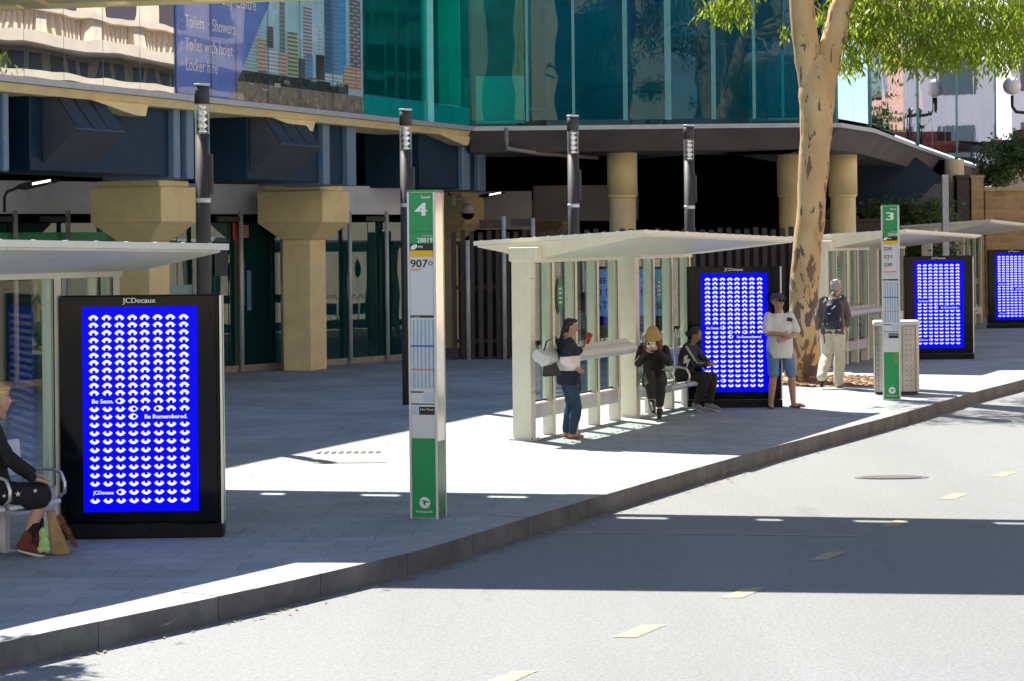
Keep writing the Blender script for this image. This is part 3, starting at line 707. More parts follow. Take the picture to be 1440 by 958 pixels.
# frontal facade (faces the camera)
def X(px,D=FY): return unroll(px,100)[0]/F*D
mx=[660,738,745,806,879,939,1003,1060,1100,1132]
XR=X(1132)
for a,b in zip(mx,mx[1:]):
    if b-a<10: continue
    m_=g_teal if a<740 else g_blue
    bm=new(); box(bm,X(a)+.04,X(b)-.02,FY-.01,FY+.01,ZB+.12,ZT); wpart('window_pane',bm,m_,bld)
for a,wd in ((655,.03),(741,.03),(806,.03),(879,.05),(939,.07),(1003,.05),(1060,.035)):
    bm=new(); box(bm,X(a)-wd,X(a)+wd,FY-.02,FY+.12,ZB+.1,ZT); wpart('mullion',bm,mat('teal_mullion',(.10,.33,.38),.35,metal=.2),bld)
bm=new()
for a,b,y in ((882,940,102),(945,1003,149),(1008,1060,149),(1062,1100,52),(810,879,121),(745,806,153)):
    z=H-(unroll(a,y)[1])/F*FY; box(bm,X(a),X(b),FY+.03,FY+.09,z-.025,z+.025)
wpart('transom',bm,mat('teal_mullion',(.1,.3,.32)),bld)
# right-hand wing: curving glass running down the street
wing=[Vector((XR,FY,0))]+[P(*q) for q in ()]
wp=[(XR,FY)]
for px_,py_ in ((1175,173),(1222,181),(1290,207),(1345,226),(1400,243)):
    x_,y_=unroll(px_,py_); Dn=(ZB-H)/(-y_/F); wp.append((x_/F*Dn,Dn))
for i,(a,b) in enumerate(zip(wp,wp[1:])):
    n=3 if i>=2 else 2
    for k in range(n):
        p0=Vector((*a,0)).lerp(Vector((*b,0)),k/n); p1=Vector((*a,0)).lerp(Vector((*b,0)),(k+1)/n-.004)
        nrm=Vector(((p1-p0).y,-(p1-p0).x,0)).normalized()*.02
        bm=new(); hexa(bm,[p0+Vector((0,0,ZB+.1)),p0+nrm+Vector((0,0,ZB+.1)),p1+nrm+Vector((0,0,ZB+.1)),p1+Vector((0,0,ZB+.1)),p0+Vector((0,0,ZT)),p0+nrm+Vector((0,0,ZT)),p1+nrm+Vector((0,0,ZT)),p1+Vector((0,0,ZT))])
        wpart('window_pane',bm,g_bright if i>0 else g_blue,bld)
    bm=new(); p=Vector((*b,0)); cyl(bm,p+Vector((0,0,ZB)),p+Vector((0,0,ZT)),.06,n=8); wpart('mullion',bm,mat('teal_mullion',(.1,.3,.32)),bld)
# slab edge flashing and fascia
flash=mat('pale_flashing',(.42,.47,.53),.4,metal=.3)
line=[fpt(T0,0)]+[fpt(tc0,0)]+[Vector((x_,y_,0)) for x_,y_ in wp]
def strip(bm,line,o0,o1,z0,z1,oz=None):
    """horizontal band following a plan line; outer face o1 at z1, can slope in to oz below"""
    oz=o1 if oz is None else oz
    A,B,Cc=off(line,o0),off(line,o1),off(line,oz)
    for i in range(len(line)-1):
        hexa(bm,[A[i]+Vector((0,0,z0)),Cc[i]+Vector((0,0,z0)),Cc[i+1]+Vector((0,0,z0)),A[i+1]+Vector((0,0,z0)),
                 A[i]+Vector((0,0,z1)),B[i]+Vector((0,0,z1)),B[i+1]+Vector((0,0,z1)),A[i+1]+Vector((0,0,z1))])
bm=new(); strip(bm,line,-.4,.14,ZB-.10,ZB-.005); wpart('slab_edge',bm,flash,bld)
bm=new(); strip(bm,line[:2],-1.2,.06,4.80,ZB-.105,oz=-.05); 
wpart('edge_beam',bm,concl,bld)
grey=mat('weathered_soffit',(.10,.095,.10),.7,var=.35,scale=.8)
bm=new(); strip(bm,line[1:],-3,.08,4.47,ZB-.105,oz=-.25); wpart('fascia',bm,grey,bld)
# corbels at the beam
for px_ in (205,440,658):
    t1=fac_t(px_,150); bm=new()
    ring=[fpt(t1,4.80,.05),fpt(t1,4.62,.0),fpt(t1-.3,4.62,0),fpt(t1-.9,4.70,0),fpt(t1-1.6,4.80,.03)]
    prism(bm,ring,-FN*1.0); wpart('corbel',bm,concl,bld)
# slab, roof, back walls (dark undercroft)
bm=new()
inner=[fpt(T0,0,-.2),fpt(tc0,0,-.2)]+[Vector((x_-.2,y_+.3,0)) for x_,y_ in wp]
ring=inner+[Vector((wp[-1][0]-2,110,0)),Vector((-45,110,0)),Vector((-45,inner[0].y,0))]
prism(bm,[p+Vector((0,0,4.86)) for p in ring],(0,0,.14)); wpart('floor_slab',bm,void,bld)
bm=new(); prism(bm,[p+Vector((0,0,ZT)) for p in ring],(0,0,.35)); wpart('roof',bm,concrete,bld)
bm=new()
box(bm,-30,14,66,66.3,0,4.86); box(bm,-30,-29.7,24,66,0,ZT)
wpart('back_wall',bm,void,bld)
# interior of the upper floor
bm=new(); box(bm,-30,XR+1,FY+7,FY+7.2,ZB,ZT); wpart('interior_wall',bm,mat('interior_dark',(.10,.17,.19),.8,var=.5,scale=.7),bld)
bm=new(); box(bm,XR-6,13.5,75,75.3,ZB,ZT); wpart('interior_wall',bm,mat('interior_dark',(.10,.17,.19),.8,var=.5,scale=.7),bld)
bm=new(); box(bm,-30,XR,FY+.5,FY+7,ZT-.25,ZT-.05); wpart('ceiling',bm,mat('interior_grey',(.15,.17,.17),.8),bld)
tealm=mat('turquoise_wall',(.25,.80,.80),.6,var=.08)
bm=new()
o=-1.6; box(bm,X(600,FY-1),X(612,FY-1),FY-2.0,FY-1.9,ZB,ZT); wpart('turquoise_partition',bm,tealm,bld); bm=new(); box(bm,X(618,FY),X(648,FY),FY-.4,FY-.3,ZB,ZT-1); wpart('turquoise_partition',bm,tealm,bld); bm=new()
box(bm,X(668),X(738),FY+.8,FY+.9,ZB+.1,H+(331-100)/F*FY)
wpart('turquoise_partition',bm,tealm,bld); bm=new()
box(bm,X(1062),X(1108),FY+1.1,FY+1.2,ZB+.1,H+(331-58)/F*(FY+1)); wpart('turquoise_partition',bm,tealm,bld); bm=new(); box(bm,X(1085),X(1116),FY+.8,FY+.85,ZB+.1,H+(331-67)/F*FY)
wpart('turquoise_partition',bm,tealm,bld)
bm=new(); box(bm,X(1110),X(1130),FY+.9,FY+1,ZB+.1,ZT); wpart('turquoise_partition',bm,tealm,bld)
bm=new(); cyl(bm,(X(748),FY+1.2,ZB),(X(748),FY+1.2,ZT),.32,n=24); wpart('interior_column',bm,mat('grey_column',(.42,.45,.43),.6),bld)
bm=new(); box(bm,X(893),X(938),FY+2,FY+2.05,ZB+2.1,ZB+4.4); box(bm,X(948),X(985),FY+2.5,FY+2.55,ZB+3.4,ZB+4.4); wpart('blue_screen',bm,mat('blue_board',(.015,.14,.42),.5,var=.5,scale=3),bld)
bm=new(); box(bm,X(948),X(1003),FY+1.6,FY+1.65,ZB+1.15,ZB+2.05); wpart('menu_board',bm,mat('menu_green',(.05,.16,.12),.5),bld)
bm=new(); text(bm,'BLOC',Matrix.Translation((X(978),FY+1.58,ZB+1.55))@Matrix.Rotation(R(90),4,'X')@Matrix.Diagonal((-1,1,1,1)),.13,.45,bold=.02,extr=.01)
wpart('menu_lettering',bm,mat('menu_white',(.5,.6,.6),.5),bld,recalc=False)
bm=new(); box(bm,X(880),X(905),FY+.9,FY+1.2,ZB+1.05,ZB+1.10); box(bm,X(975),X(1013),FY+1.4,FY+1.5,ZB+2.05,ZB+2.10); wpart('light_bar',bm,mat('pale_bar',(.7,.72,.7),.5),bld)
bm=new()
for i_,(x_,y_,z_) in enumerate(((X(775),FY+3.0,ZB+4.9),(X(968),FY+3.4,ZB+4.9),(X(860),FY+4.6,ZB+4.9),(X(1070),FY+3.6,ZB+4.9),(X(620),FY+2.5,ZB+4.9),(X(700),FY+4,ZB+4.9))):
    bm=new(); box(bm,x_-.9,x_+.9,y_-.06,y_+.06,z_,z_+.05); wpart('added_fill_strip',bm,emat('added_fill_glow',(.8,.95,1.0),11.0),bld)  # glowing strips added above the view to brighten the upper rooms
# bar stools inside
def stool(x,label):
    t=thing('bar_stool',label,'stool',(x,FY+.8,ZB-.02),0,group='stools behind the upper window')
    met=mat('pale_blue_metal',(.30,.45,.50),.4,metal=.3)
    bm=new(); box(bm,-.17,.17,-.15,.15,.78,.82); link('seat',bm,met,t,bevel=.01)
    for sx in (-1,1):
        for sy in (-1,1):
            bm=new(); cyl(bm,(sx*.10,sy*.1,.78),(sx*.22,sy*.18,0),.02,n=6); link('leg',bm,met,t)
    return t
stool(X(903),'metal stool standing free behind the upper window'); stool(X(925),'metal stool half hidden under the pale high table upstairs')
t=thing('high_table','pale high table beside the stool behind the upper window','table',(X(912),FY+1.2,ZB-.02))
bm=new(); box(bm,-.4,.4,-.3,.3,1.0,1.04); link('tabletop',bm,mat('pale_bar',(.7,.72,.7)),t)
for sx in (-.34,.34): bm=new(); box(bm,sx-.02,sx+.02,-.02,.02,0,1.0); link('leg',bm,mat('pale_blue_metal',(.3,.45,.5)),t)
# blue duct casings between beam and columns
def casing(pa,pb,fl,hood):
    ta,tb=fac_t(pa,200,-.3),fac_t(pb,200,-.3)
    bm=new(); fbox(bm,ta,tb-.02,-1.6,-.3,3.68,4.93); c=wpart('duct_casing',bm,navy,bld,bevel=.02)
    for f0,f1 in fl:
        a,b=fac_t(f0,200,-.2),fac_t(f1,200,-.2); bm=new(); fbox(bm,a,b,-1.62,-.18,3.64,4.88); wpart('flange',bm,navyedge,c,bevel=.03)
    if hood:
        h0,h1=hood; a,b=fac_t(h0,180,-.3),fac_t(h1,180,-.3)
        prof=[(-.3,4.83),(-.12,4.86),(.32,4.30),(-.30,3.80)]
        bm=new(); prism(bm,[fpt(a,z,o_) for o_,z in prof],FD*(b-a)); wpart('intake_hood',bm,mat('hood_slate',(.07,.085,.11),.45,var=.15),c)
        bm=new()
        for k in range(3):
            a2=a+(b-a)*(k/3)+.02; b2=a+(b-a)*((k+1)/3)-.02
            q0,q1=(-.10,4.87),(.31,4.335)
            poly(bm,[fpt(a2,q0[1],q0[0]),fpt(b2,q0[1],q0[0]),fpt(b2,q1[1],q1[0]),fpt(a2,q1[1],q1[0])])
        wpart('louvre',bm,mat('louvre_blue_black',(.008,.02,.035),.6,var=.5,scale=30),c,recalc=False)
casing(-60,14,[(4,12)],None)
casing(42,262,[(244,253),(262,272)],(60,128))
casing(348,488,[(454,463),(488,500)],(352,410))
casing(590,676,[(650,660),(672,682)],None)
# beige columns with flared heads
CD=Vector((math.sin(R(15)),math.cos(R(15)),0)); CN=Vector((CD.y,-CD.x,0))
def column(cx,cy,k=1.0,label=None):
    M=Matrix.Translation((cx,cy,0))@Matrix.Rotation(-R(21),4,'Z')
    bm=new()
    hexa(bm,[M@Vector(p) for p in ((-.31,-.35,0),(.31,-.35,0),(.31,.35,0),(-.31,.35,0),(-.31,-.35,2.6),(.31,-.35,2.6),(.31,.35,2.6),(-.31,.35,2.6))])
    hexa(bm,[M@Vector(p) for p in ((-.33,-.37,2.6),(.33,-.37,2.6),(.33,.37,2.6),(-.33,.37,2.6),(-.72,-.62,2.93),(.72,-.62,2.93),(.72,.62,2.93),(-.72,.62,2.93))])
    box(bm,-.72,.72,-.62,.62,2.932,3.56,M); box(bm,-.62,.62,-.52,.52,3.562,3.67,M)
    c=wpart('column',bm,concl if k else concrete,bld,bevel=.02); return c
column(-6.55,38.0); column(-4.15,42.6); column(-1.55,50.6); column(1.0,62.0)
for px_,D,r in ((875,48.0,.34),(1113,50.0,.34),(1185,50.5,.34),(1342,66,.3)):
    x_=unroll(px_,250)[0]/F*D; bm=new(); cyl(bm,(x_,D,0),(x_,D,3.45),r*.88,n=32); cyl(bm,(x_,D,3.45),(x_,D,3.52),r*.88,r,n=32); cyl(bm,(x_,D,3.52),(x_,D,4.86),r,n=32)
    wpart('round_column',bm,concl,bld)
# pale bulkhead above the shopfront, seen between the column heads
def gbx(name,a,b,z0,z1,m_,th=.1):
    d_=(b-a).normalized(); n_=Vector((d_.y,-d_.x,0))*th; bm=new()
    hexa(bm,[q+Vector((0,0,z)) for z in (z0,z1) for q in (a-n_,a,b,b-n_)]); wpart(name,bm,m_,bld)
blk=mat('bulkhead_grey',(.62,.68,.76),.7,var=.2,scale=.8)
gbx('bulkhead',Vector((-10.5,36.7,0)),Vector((-2.2,46.25,0)),3.12,3.72,blk); gbx('bulkhead',Vector((-2.75,53,0)),Vector((.50,53.2,0)),2.8,3.75,blk)
# grey inner wall band seen between the column heads
bm=new(); box(bm,.55,3.2,54,54.2,3.0,3.9); wpart('inner_wall',bm,mat('inner_grey_wall',(.30,.31,.33),.8,var=.15,scale=1),bld)
# big dark hood at the right wing
bm=new(); D=60; pr=[Q(x_,y_,D) for x_,y_ in ((1190,205),(1290,222),(1335,258),(1305,298),(1190,296))]
prism(bm,pr,(0,3,0)); wpart('duct_casing',bm,navy,bld)
bm=new(); pr=[Q(x_,y_,D-.02) for x_,y_ in ((1283,290),(1315,258),(1338,262),(1308,296))]; prism(bm,pr,(0,1,0)); wpart('intake_hood',bm,mat('hood_slate',(.07,.085,.11)),bld)
# pipes under the soffit
pg=mat('pipe_grey',(.25,.24,.25),.5)
bm=new(); tube(bm,[Q(712,180,46),Q(712,209,46),Q(760,216,47),Q(840,222,48)],.05); wpart('pipe',bm,pg,bld); bm=new(); tube(bm,[Q(1078,195,47),Q(1078,207,47),Q(1000,212,48),Q(890,222,50)],.045); wpart('pipe',bm,pg,bld)
pd=mat('dark_pipe',(.05,.055,.065),.5)
bm=new(); tube(bm,[Q(505,222,52),Q(540,222,52),Q(548,235,52),Q(545,262,52),Q(535,330,52)],.2,n=12); wpart('pipe',bm,pd,bld); bm=new(); tube(bm,[Q(500,208,56),Q(560,212,56),Q(565,280,56)],.12,n=10); wpart('pipe',bm,pd,bld)

# lower shopfront glass with standing posts
G0,G1=Vector((-9.9,37.3,0)),Vector((-2.2,46.05,0)); GD=(G1-G0).normalized(); GNv=Vector((GD.y,-GD.x,0))
glz=thing('glass_screen_wall','long green glass wall with thin steel posts behind the beige columns','glass wall',(G0.x,G0.y,0))
n=9; seg=(G1-G0).length/n
for k in range(n):
    a=G0+GD*seg*k; b=G0+GD*(seg*(k+1)-.02)
    bm=new(); hexa(bm,[a+Vector((0,0,.12)),a+GNv*.02+Vector((0,0,.12)),b+GNv*.02+Vector((0,0,.12)),b+Vector((0,0,.12)),a+Vector((0,0,2.95)),a+GNv*.02+Vector((0,0,2.95)),b+GNv*.02+Vector((0,0,2.95)),b+Vector((0,0,2.95))])
    wpart('glass_pane',bm,glass('green_shop_glass',(.12,.40,.36),refl=.08,wob=.05,opaque=.35,ocol=(.01,.10,.10)),glz)
bm=new(); hexa(bm,[G0-GNv*.1,G0+GNv*.1,G1+GNv*.1,G1-GNv*.1]+[p+Vector((0,0,.12)) for p in (G0-GNv*.1,G0+GNv*.1,G1+GNv*.1,G1-GNv*.1)])
wpart('stone_kerb',bm,mat('sandstone_edge',(.36,.31,.22),.8,var=.25,scale=8),glz)
postm=mat('grey_steel_post',(.52,.54,.55),.45,metal=.15)
def gl_t(px): 
    x=unroll(px,400)[0]/F; return (G0.x-x*G0.y)/(x*GD.y-GD.x)
for px_ in (-60,15,89,158,272,332,390,485,537):
    p=G0+GD*gl_t(px_)+GNv*.16; bm=new(); cyl(bm,p,p+Vector((0,0,3.18)),.045,n=10); o=wpart('post',bm,postm,glz)
    bm=new(); a=p+Vector((0,0,3.02)); b=a-GD*.62; box(bm,0,.62,-.02,.02,-.05,.05,frame(a,-GD,(0,0,1).__class__((0,0,1)) if 0 else GNv)@Matrix.Rotation(0,4,'X')); wpart('arm',bm,darkmetal,o)
# things behind the glass: green counter band, orange-brown wall and turquoise shop fittings
inn=thing('shop_interior','green counter band and brown fittings behind the green glass wall','shop interior',(-6,44,0))
bm=new(); p0=G0-GNv*1.2; p1=G1-GNv*1.2
hexa(bm,[p0-GNv*.1,p0,p1,p1-GNv*.1]+[q+Vector((0,0,2.6)) for q in (p0-GNv*.1,p0,p1,p1-GNv*.1)]); wpart('back_wall',bm,mat('dark_teal_wall',(.03,.14,.15),.7,var=.3,scale=2),inn)
bm=new(); a=G0+GNv*.03+GD*.3; b=G0+GNv*.03+GD*gl_t(160)
hexa(bm,[q+Vector((0,0,z)) for z in (2.42,2.78) for q in (a,a+GNv*.01,b+GNv*.01,b)]); wpart('green_band',bm,mat('green_sign_band',(.03,.36,.15),.4),inn)
bm=new(); a=G0-GNv*.9+GD*gl_t(238); b=G0-GNv*.9+GD*gl_t(262)
hexa(bm,[q+Vector((0,0,z)) for z in (1.6,3.2) for q in (a,a+GNv*.1,b+GNv*.1,b)]); wpart('brick_pier',bm,mat('brown_pier',(.36,.18,.10),.8),inn)
bm=new(); a=G0+GNv*.04+GD*gl_t(236); b=G0+GNv*.04+GD*gl_t(268); hexa(bm,[q+Vector((0,0,z)) for z in (1.2,1.75) for q in (a,a+GNv*.01,b+GNv*.01,b)]); wpart('pale_notice',bm,mat('pale_teal_notice',(.30,.52,.50),.5),inn)
for pa,pb,z0,z1,cm in ((326,331,2.6,2.95,(.55,.06,.06)),(337,348,2.65,2.9,(.45,.22,.12)),(336,342,1.3,2.2,(.08,.2,.35)),(345,351,1.2,2.0,(.1,.25,.4)),(300,318,1.9,2.5,(.05,.08,.1))):
    bm=new(); a=G0+GNv*.04+GD*gl_t(pa); b=G0+GNv*.04+GD*gl_t(pb); hexa(bm,[q+Vector((0,0,z)) for z in (z0,z1) for q in (a,a+GNv*.01,b+GNv*.01,b)]); wpart('sticker',bm,mat('sticker_%d'%pa,cm,.5,var=.4,scale=15),inn)

# luminaires under the building (lit)
lit=emat('lamp_lit',(1.0,.95,.75),1.6)
def arm_light(px,py,D,label,k=1.0,post=None):
    p=Q(px,py,D); t=thing('arm_lamp',label,'lamp',p,R(-12),group='small lit arm lamps under the building')
    bm=new()
    ring=[(-.42*k,0,-.02*k),(-.30*k,0,.05*k),(.10*k,0,.13*k),(.42*k,0,.14*k),(.5*k,0,.12*k),(.40*k,0,.06*k),(-.25*k,0,-.07*k)]
    prism(bm,[(a,b-.10*k,c) for a,b,c in ring],(0,.2*k,0)); link('head',bm,darkmetal,t,bevel=.02)
    bm=new(); poly(bm,[(-.02*k,-.104*k,.02*k),(.36*k,-.104*k,.085*k),(.36*k,-.104*k,.125*k),(-.02*k,-.104*k,.065*k)])
    poly(bm,[(0,-.085*k,.004*k),(.38*k,-.085*k,.056*k),(.38*k,.085*k,.056*k),(0,.085*k,.004*k)]); link('lens',bm,lit,t,recalc=False)
    bm=new(); tube(bm,[(-.36*k,0,-.02*k),(-.6*k,0,-.10*k),(-.66*k,0,-.2*k),(-.66*k,0,-.5*k)],.03*k); link('arm',bm,darkmetal,t)
arm_light(50,262,37.6,'lit arm lamp above the left shelter roof at the left edge',.9)
arm_light(304,255,44,'lit arm lamp just right of the nearest column lamp',.75)
arm_light(516,268,48,'lit arm lamp beside the middle beige column head',.75)
arm_light(690,276,52,'lit arm lamp right of the security camera',.75)
arm_light(886,285,56,'lit arm lamp beside the round column',.6)
# CCTV dome on the third column head
p=Q(648,282,49.2); t=thing('security_camera','white dome security camera on a bent arm above the stand 4 sign','security camera',p)
wm=mat('camera_white',(.62,.66,.70),.35)
bm=new(); tube(bm,[(-.16,.2,.0),(-.10,0,.02),(.04,0,.05),(.13,0,.03),(.16,0,-.08)],.035); box(bm,-.2,-.12,-.02,.2,-.1,.12); link('arm',bm,wm,t)
bm=new(); cyl(bm,(.16,0,-.30),(.16,0,-.10),.19,.12,n=20); ball(bm,(.16,0,-.12),(.13,.13,.07)); link('housing',bm,wm,t)
bm=new(); ball(bm,(.16,0,-.31),(.15,.15,.14)); link('dome',bm,blackgloss,t)
bm=new(); tube(bm,[(-.16,.1,.1),(-.28,.1,.15),(-.33,.1,.30),(-.42,.1,.36)],.02); link('cable',bm,blackp,t)

# ================================================================== SLAT FENCE (behind the middle shelter)
fen=thing('slat_fence','dark brown vertical slat fence standing behind the middle shelter','fence',(0,46.2,0))
bm=new(); FYs=45.6
x=X(632,FYs); i=0
while x<X(1135,FYs):
    top=2.74+.03*math.sin(i*1.7); box(bm,x,x+.105,FYs,FYs+.08,0.02,top); x+=.19; i+=1
wpart('slats',bm,slat,fen)
bm=new(); 
for z in (.35,1.5,2.45): box(bm,X(632,FYs),X(1135,FYs),FYs+.082,FYs+.13,z,z+.08)
wpart('rail',bm,slat,fen)
bm=new(); box(bm,X(640,FYs),X(1135,FYs),FYs+.9,FYs+.95,.0,2.45); wpart('backing',bm,mat('fence_backing',(.02,.02,.024),.8),fen)
for px_,z1 in ((655,2.55),(706,3.05),(747,3.0)):
    bm=new(); cyl(bm,(X(px_,FYs),FYs-.1,0),(X(px_,FYs),FYs-.1,z1),.05,n=10); wpart('post',bm,postm,fen)
bm=new(); box(bm,X(716,FYs),X(748,FYs),FYs-.12,FYs-.06,2.83,3.0); box(bm,X(672,FYs),X(704,FYs),FYs-.12,FYs-.06,2.80,2.98); wpart('top_board',bm,slat,fen)
# blue notice seen through the shelter glass
no_=thing('notice_board','blue lettered notice board seen through the middle shelter glass','notice board',(X(875,44),44.0,0))
bm=new(); box(bm,X(820,44)-X(875,44),X(935,44)-X(875,44),0,.05,.95,1.92); link('board',bm,mat('notice_blue',(.10,.35,.62),.4),no_,bevel=.01)
for x_ in (-.6,.6): bm=new(); box(bm,x_-.03,x_+.03,.05,.11,0,1.9); link('leg',bm,darkmetal,no_)
bm=new()
for s_,z_,h_ in (('THE JAZZ ART',1.62,.13),('TO NORTH IOT',1.36,.18),('GATES HT1 THE',1.10,.17)): text(bm,s_,frame((-.78,-.001,z_),(1,0,0),(0,0,1)),h_,1.6,bold=.02,extr=.002)
link('lettering',bm,blackp,no_,recalc=False)

# ================================================================== LITTER BIN
def bin_():
    p=P(1234,556); t=thing('litter_bin','perforated steel litter bin enclosure behind the stand 3 sign','litter bin',p+Vector((.36,.3,0)),R(-8))
    st=mat('perforated_steel',(.45,.43,.40),.35,metal=.7,var=.15,scale=4)
    bm=new(); n=40; ring=[]
    for k in range(n):
        a=2*math.pi*k/n; c_,s_=math.cos(a),math.sin(a); e=.35
        ring.append((.36*math.copysign(abs(c_)**e,c_),.30*math.copysign(abs(s_)**e,s_),.05))
    prism(bm,ring,(0,0,1.06)); link('body',bm,st,t,bevel=.008)
    bm=new(); prism(bm,[(x*1.04,y*1.04,1.112) for x,y,_ in ring],(0,0,.075)); link('lid',bm,alu,t,bevel=.02)
    bm=new(); prism(bm,[(x*.95,y*.95,0) for x,y,_ in ring],(0,0,.048)); link('base',bm,darkmetal,t)
    bm=new()
    for k in range(12):
        z=.15+k*.082
        for x in (-.30,-.23,-.04,.15,.22): cyl(bm,(x,-.3005,z),(x,-.303,z),.0095,n=6)
        for y in (-.2,.0,.2): cyl(bm,(.3605,y,z),(.363,y,z),.0095,n=6)
    link('holes',bm,blackp,t)
    bm=new(); 
    for x in (-.34,-.10,.09,.30): box(bm,x-.004,x+.004,-.3035,-.30,.06,1.10)
    link('seam',bm,darkmetal,t)
bin_()

# ================================================================== OVERHEAD FOOTBRIDGE
br=thing('footbridge','beige concrete footbridge crossing overhead at the top left','footbridge',(-4,23,0))
def brp(x,y,z):
    k=-.13-.06*(y-20.75)/4.25; return Vector((x, y+k*(x+4.15)-(.10 if y<22 else 0),z))
bz=5.42
def brbox(bm,x0,x1,y0,y1,z0,z1):
    hexa(bm,[brp(x0,y0,z0),brp(x1,y0,z0),brp(x1,y1,z0),brp(x0,y1,z0),brp(x0,y0,z1),brp(x1,y0,z1),brp(x1,y1,z1),brp(x0,y1,z1)])
bm=new(); brbox(bm,-16,22,20.75,24.5,bz,bz+.28); wpart('deck',bm,concrete,br)
bm=new(); brbox(bm,-16,22,24.502,24.98,bz,bz+.07); wpart('deck_edge',bm,concrete,br)
for k in range(12):
    bm=new(); x=-15+k*3.1; brbox(bm,x,x+.28,20.9,24.9,bz-.06,bz-.002); wpart('rib',bm,concrete,br)
bm=new(); brbox(bm,-16,22,25.16,25.34,bz-.02,bz+.07); wpart('edge_beam',bm,concl,br)
x=-15.6
while x<21:
    bm=new(); L2=random.uniform(.55,.9); brbox(bm,x,x+L2,24.982,25.158,bz+.0,bz+.06); x+=L2+random.choice((.25,.4,.5)); wpart('bracket',bm,concl,br)

# ================================================================== RIGHT BACKGROUND
# sandstone wall with planting
sw=thing('sandstone_wall','pale sandstone block wall above the farthest blue screen','wall',(15.5,66,0))
smat=brick('sandstone_blocks',(.46,.33,.17),(.36,.24,.11),(.50,.38,.22),.42,.205,ms=.012,noise=.2,bump=.6,big=.15)
Dw=66.0
bm=new(); xa=unroll(1386,300)[0]/F*Dw; box(bm,xa,xa+9,Dw,Dw+.6,0,H+(326-268)/F*Dw); wpart('blockwork',bm,smat,sw)
bm=new(); box(bm,xa-.05,xa+9,Dw-.06,Dw+.66,H+(326-268)/F*Dw+.001,H+(326-262)/F*Dw+.001); wpart('coping',bm,mat('sandstone_coping',(.50,.40,.24),.8,var=.15),sw)
for pa,pb,m_,nm in ((1366,1384,concl,'stone_pier'),(1346,1364,mat('dark_bronze',(.05,.04,.035),.6),'dark_pier')):
    o=thing(nm,'pale sandstone pier under the tip of the canopy' if nm=='stone_pier' else 'dark narrow pier beside the sandstone pier','pier',(unroll(pa,300)[0]/F*65,65,0))
    bm=new(); w_=(pb-pa)/F*65; box(bm,0,w_,0,.5,0,.3); box(bm,.01,w_-.01,.01,.49,.302,H+(326-245)/F*65-.1); box(bm,-.02,w_+.02,-.02,.52,H+(326-245)/F*65-.098,H+(326-245)/F*65); link('shaft',bm,smat if nm=='stone_pier' else m_,o)
o=thing('white_post','tall square pale post behind the roof of the shelter beyond the tree','post',(unroll(1329,300)[0]/F*55,55,0))
bm=new(); box(bm,-.08,.08,-.08,.08,.02,4.10); link('shaft',bm,mat('pale_post',(.50,.55,.60),.5),o,bevel=.01); bm=new(); box(bm,-.14,.14,-.14,.14,0,.02); link('base_plate',bm,postm,o)
# leaves helpers
def leafmat(name,c,tr=.45,rough=.45):
    if name in MATS: return MATS[name]
    m,N,L,b=_new(name); out=N['Material Output']
    oi=N.new('ShaderNodeTexCoord'); no=N.new('ShaderNodeTexNoise'); no.inputs['Scale'].default_value=2.2; no.inputs['Detail'].default_value=8; no.inputs['Roughness'].default_value=.8; L.new(oi.outputs['Object'],no.inputs['Vector'])
    rp=N.new('ShaderNodeValToRGB'); rp.color_ramp.elements[0].position=.3; rp.color_ramp.elements[1].position=.72
    rp.color_ramp.elements[0].color=(c[0]*.38,c[1]*.45,c[2]*.7,1); rp.color_ramp.elements[1].color=(c[0]*2.1,c[1]*1.7,c[2]*1.1,1)
    L.new(no.outputs[0],rp.inputs[0]); L.new(rp.outputs[0],b.inputs['Base Color']); b.inputs['Roughness'].default_value=rough
    t=N.new('ShaderNodeBsdfTranslucent'); L.new(rp.outputs[0],t.inputs[0])
    gm=N.new('ShaderNodeGamma'); gm.inputs[1].default_value=.75; L.new(rp.outputs[0],gm.inputs[0]); L.new(gm.outputs[0],t.inputs[0])
    mx=N.new('ShaderNodeMixShader'); mx.inputs[0].default_value=tr; L.new(b.outputs[0],mx.inputs[1]); L.new(t.outputs[0],mx.inputs[2]); L.new(mx.outputs[0],out.inputs[0])
    return m
class Leaves:
    def __init__(s): s.v=[]; s.f=[]
    def leaf(s,p,d,Ln,W):
        d=d.normalized(); a=Vector((random.uniform(-1,1),random.uniform(-1,1),random.uniform(-.4,.4))); sd_=d.cross(a)
        if sd_.length<1e-3: return
        sd_=sd_.normalized()*W; i=len(s.v); mid=p+d*Ln*.45+Vector((0,0,0))
        s.v+= [p, mid+sd_, p+d*Ln, mid-sd_]; s.f.append((i,i+1,i+2,i+3))
    def obj(s,name,m,parent):
        off_=Vector(parent.location) if parent else Vector((0,0,0))
        me=bpy.data.meshes.new(name); me.from_pydata([tuple(q-off_) for q in s.v],[],s.f); me.materials.append(m)
        o=bpy.data.objects.new(name,me); C.objects.link(o); o.parent=parent; return o
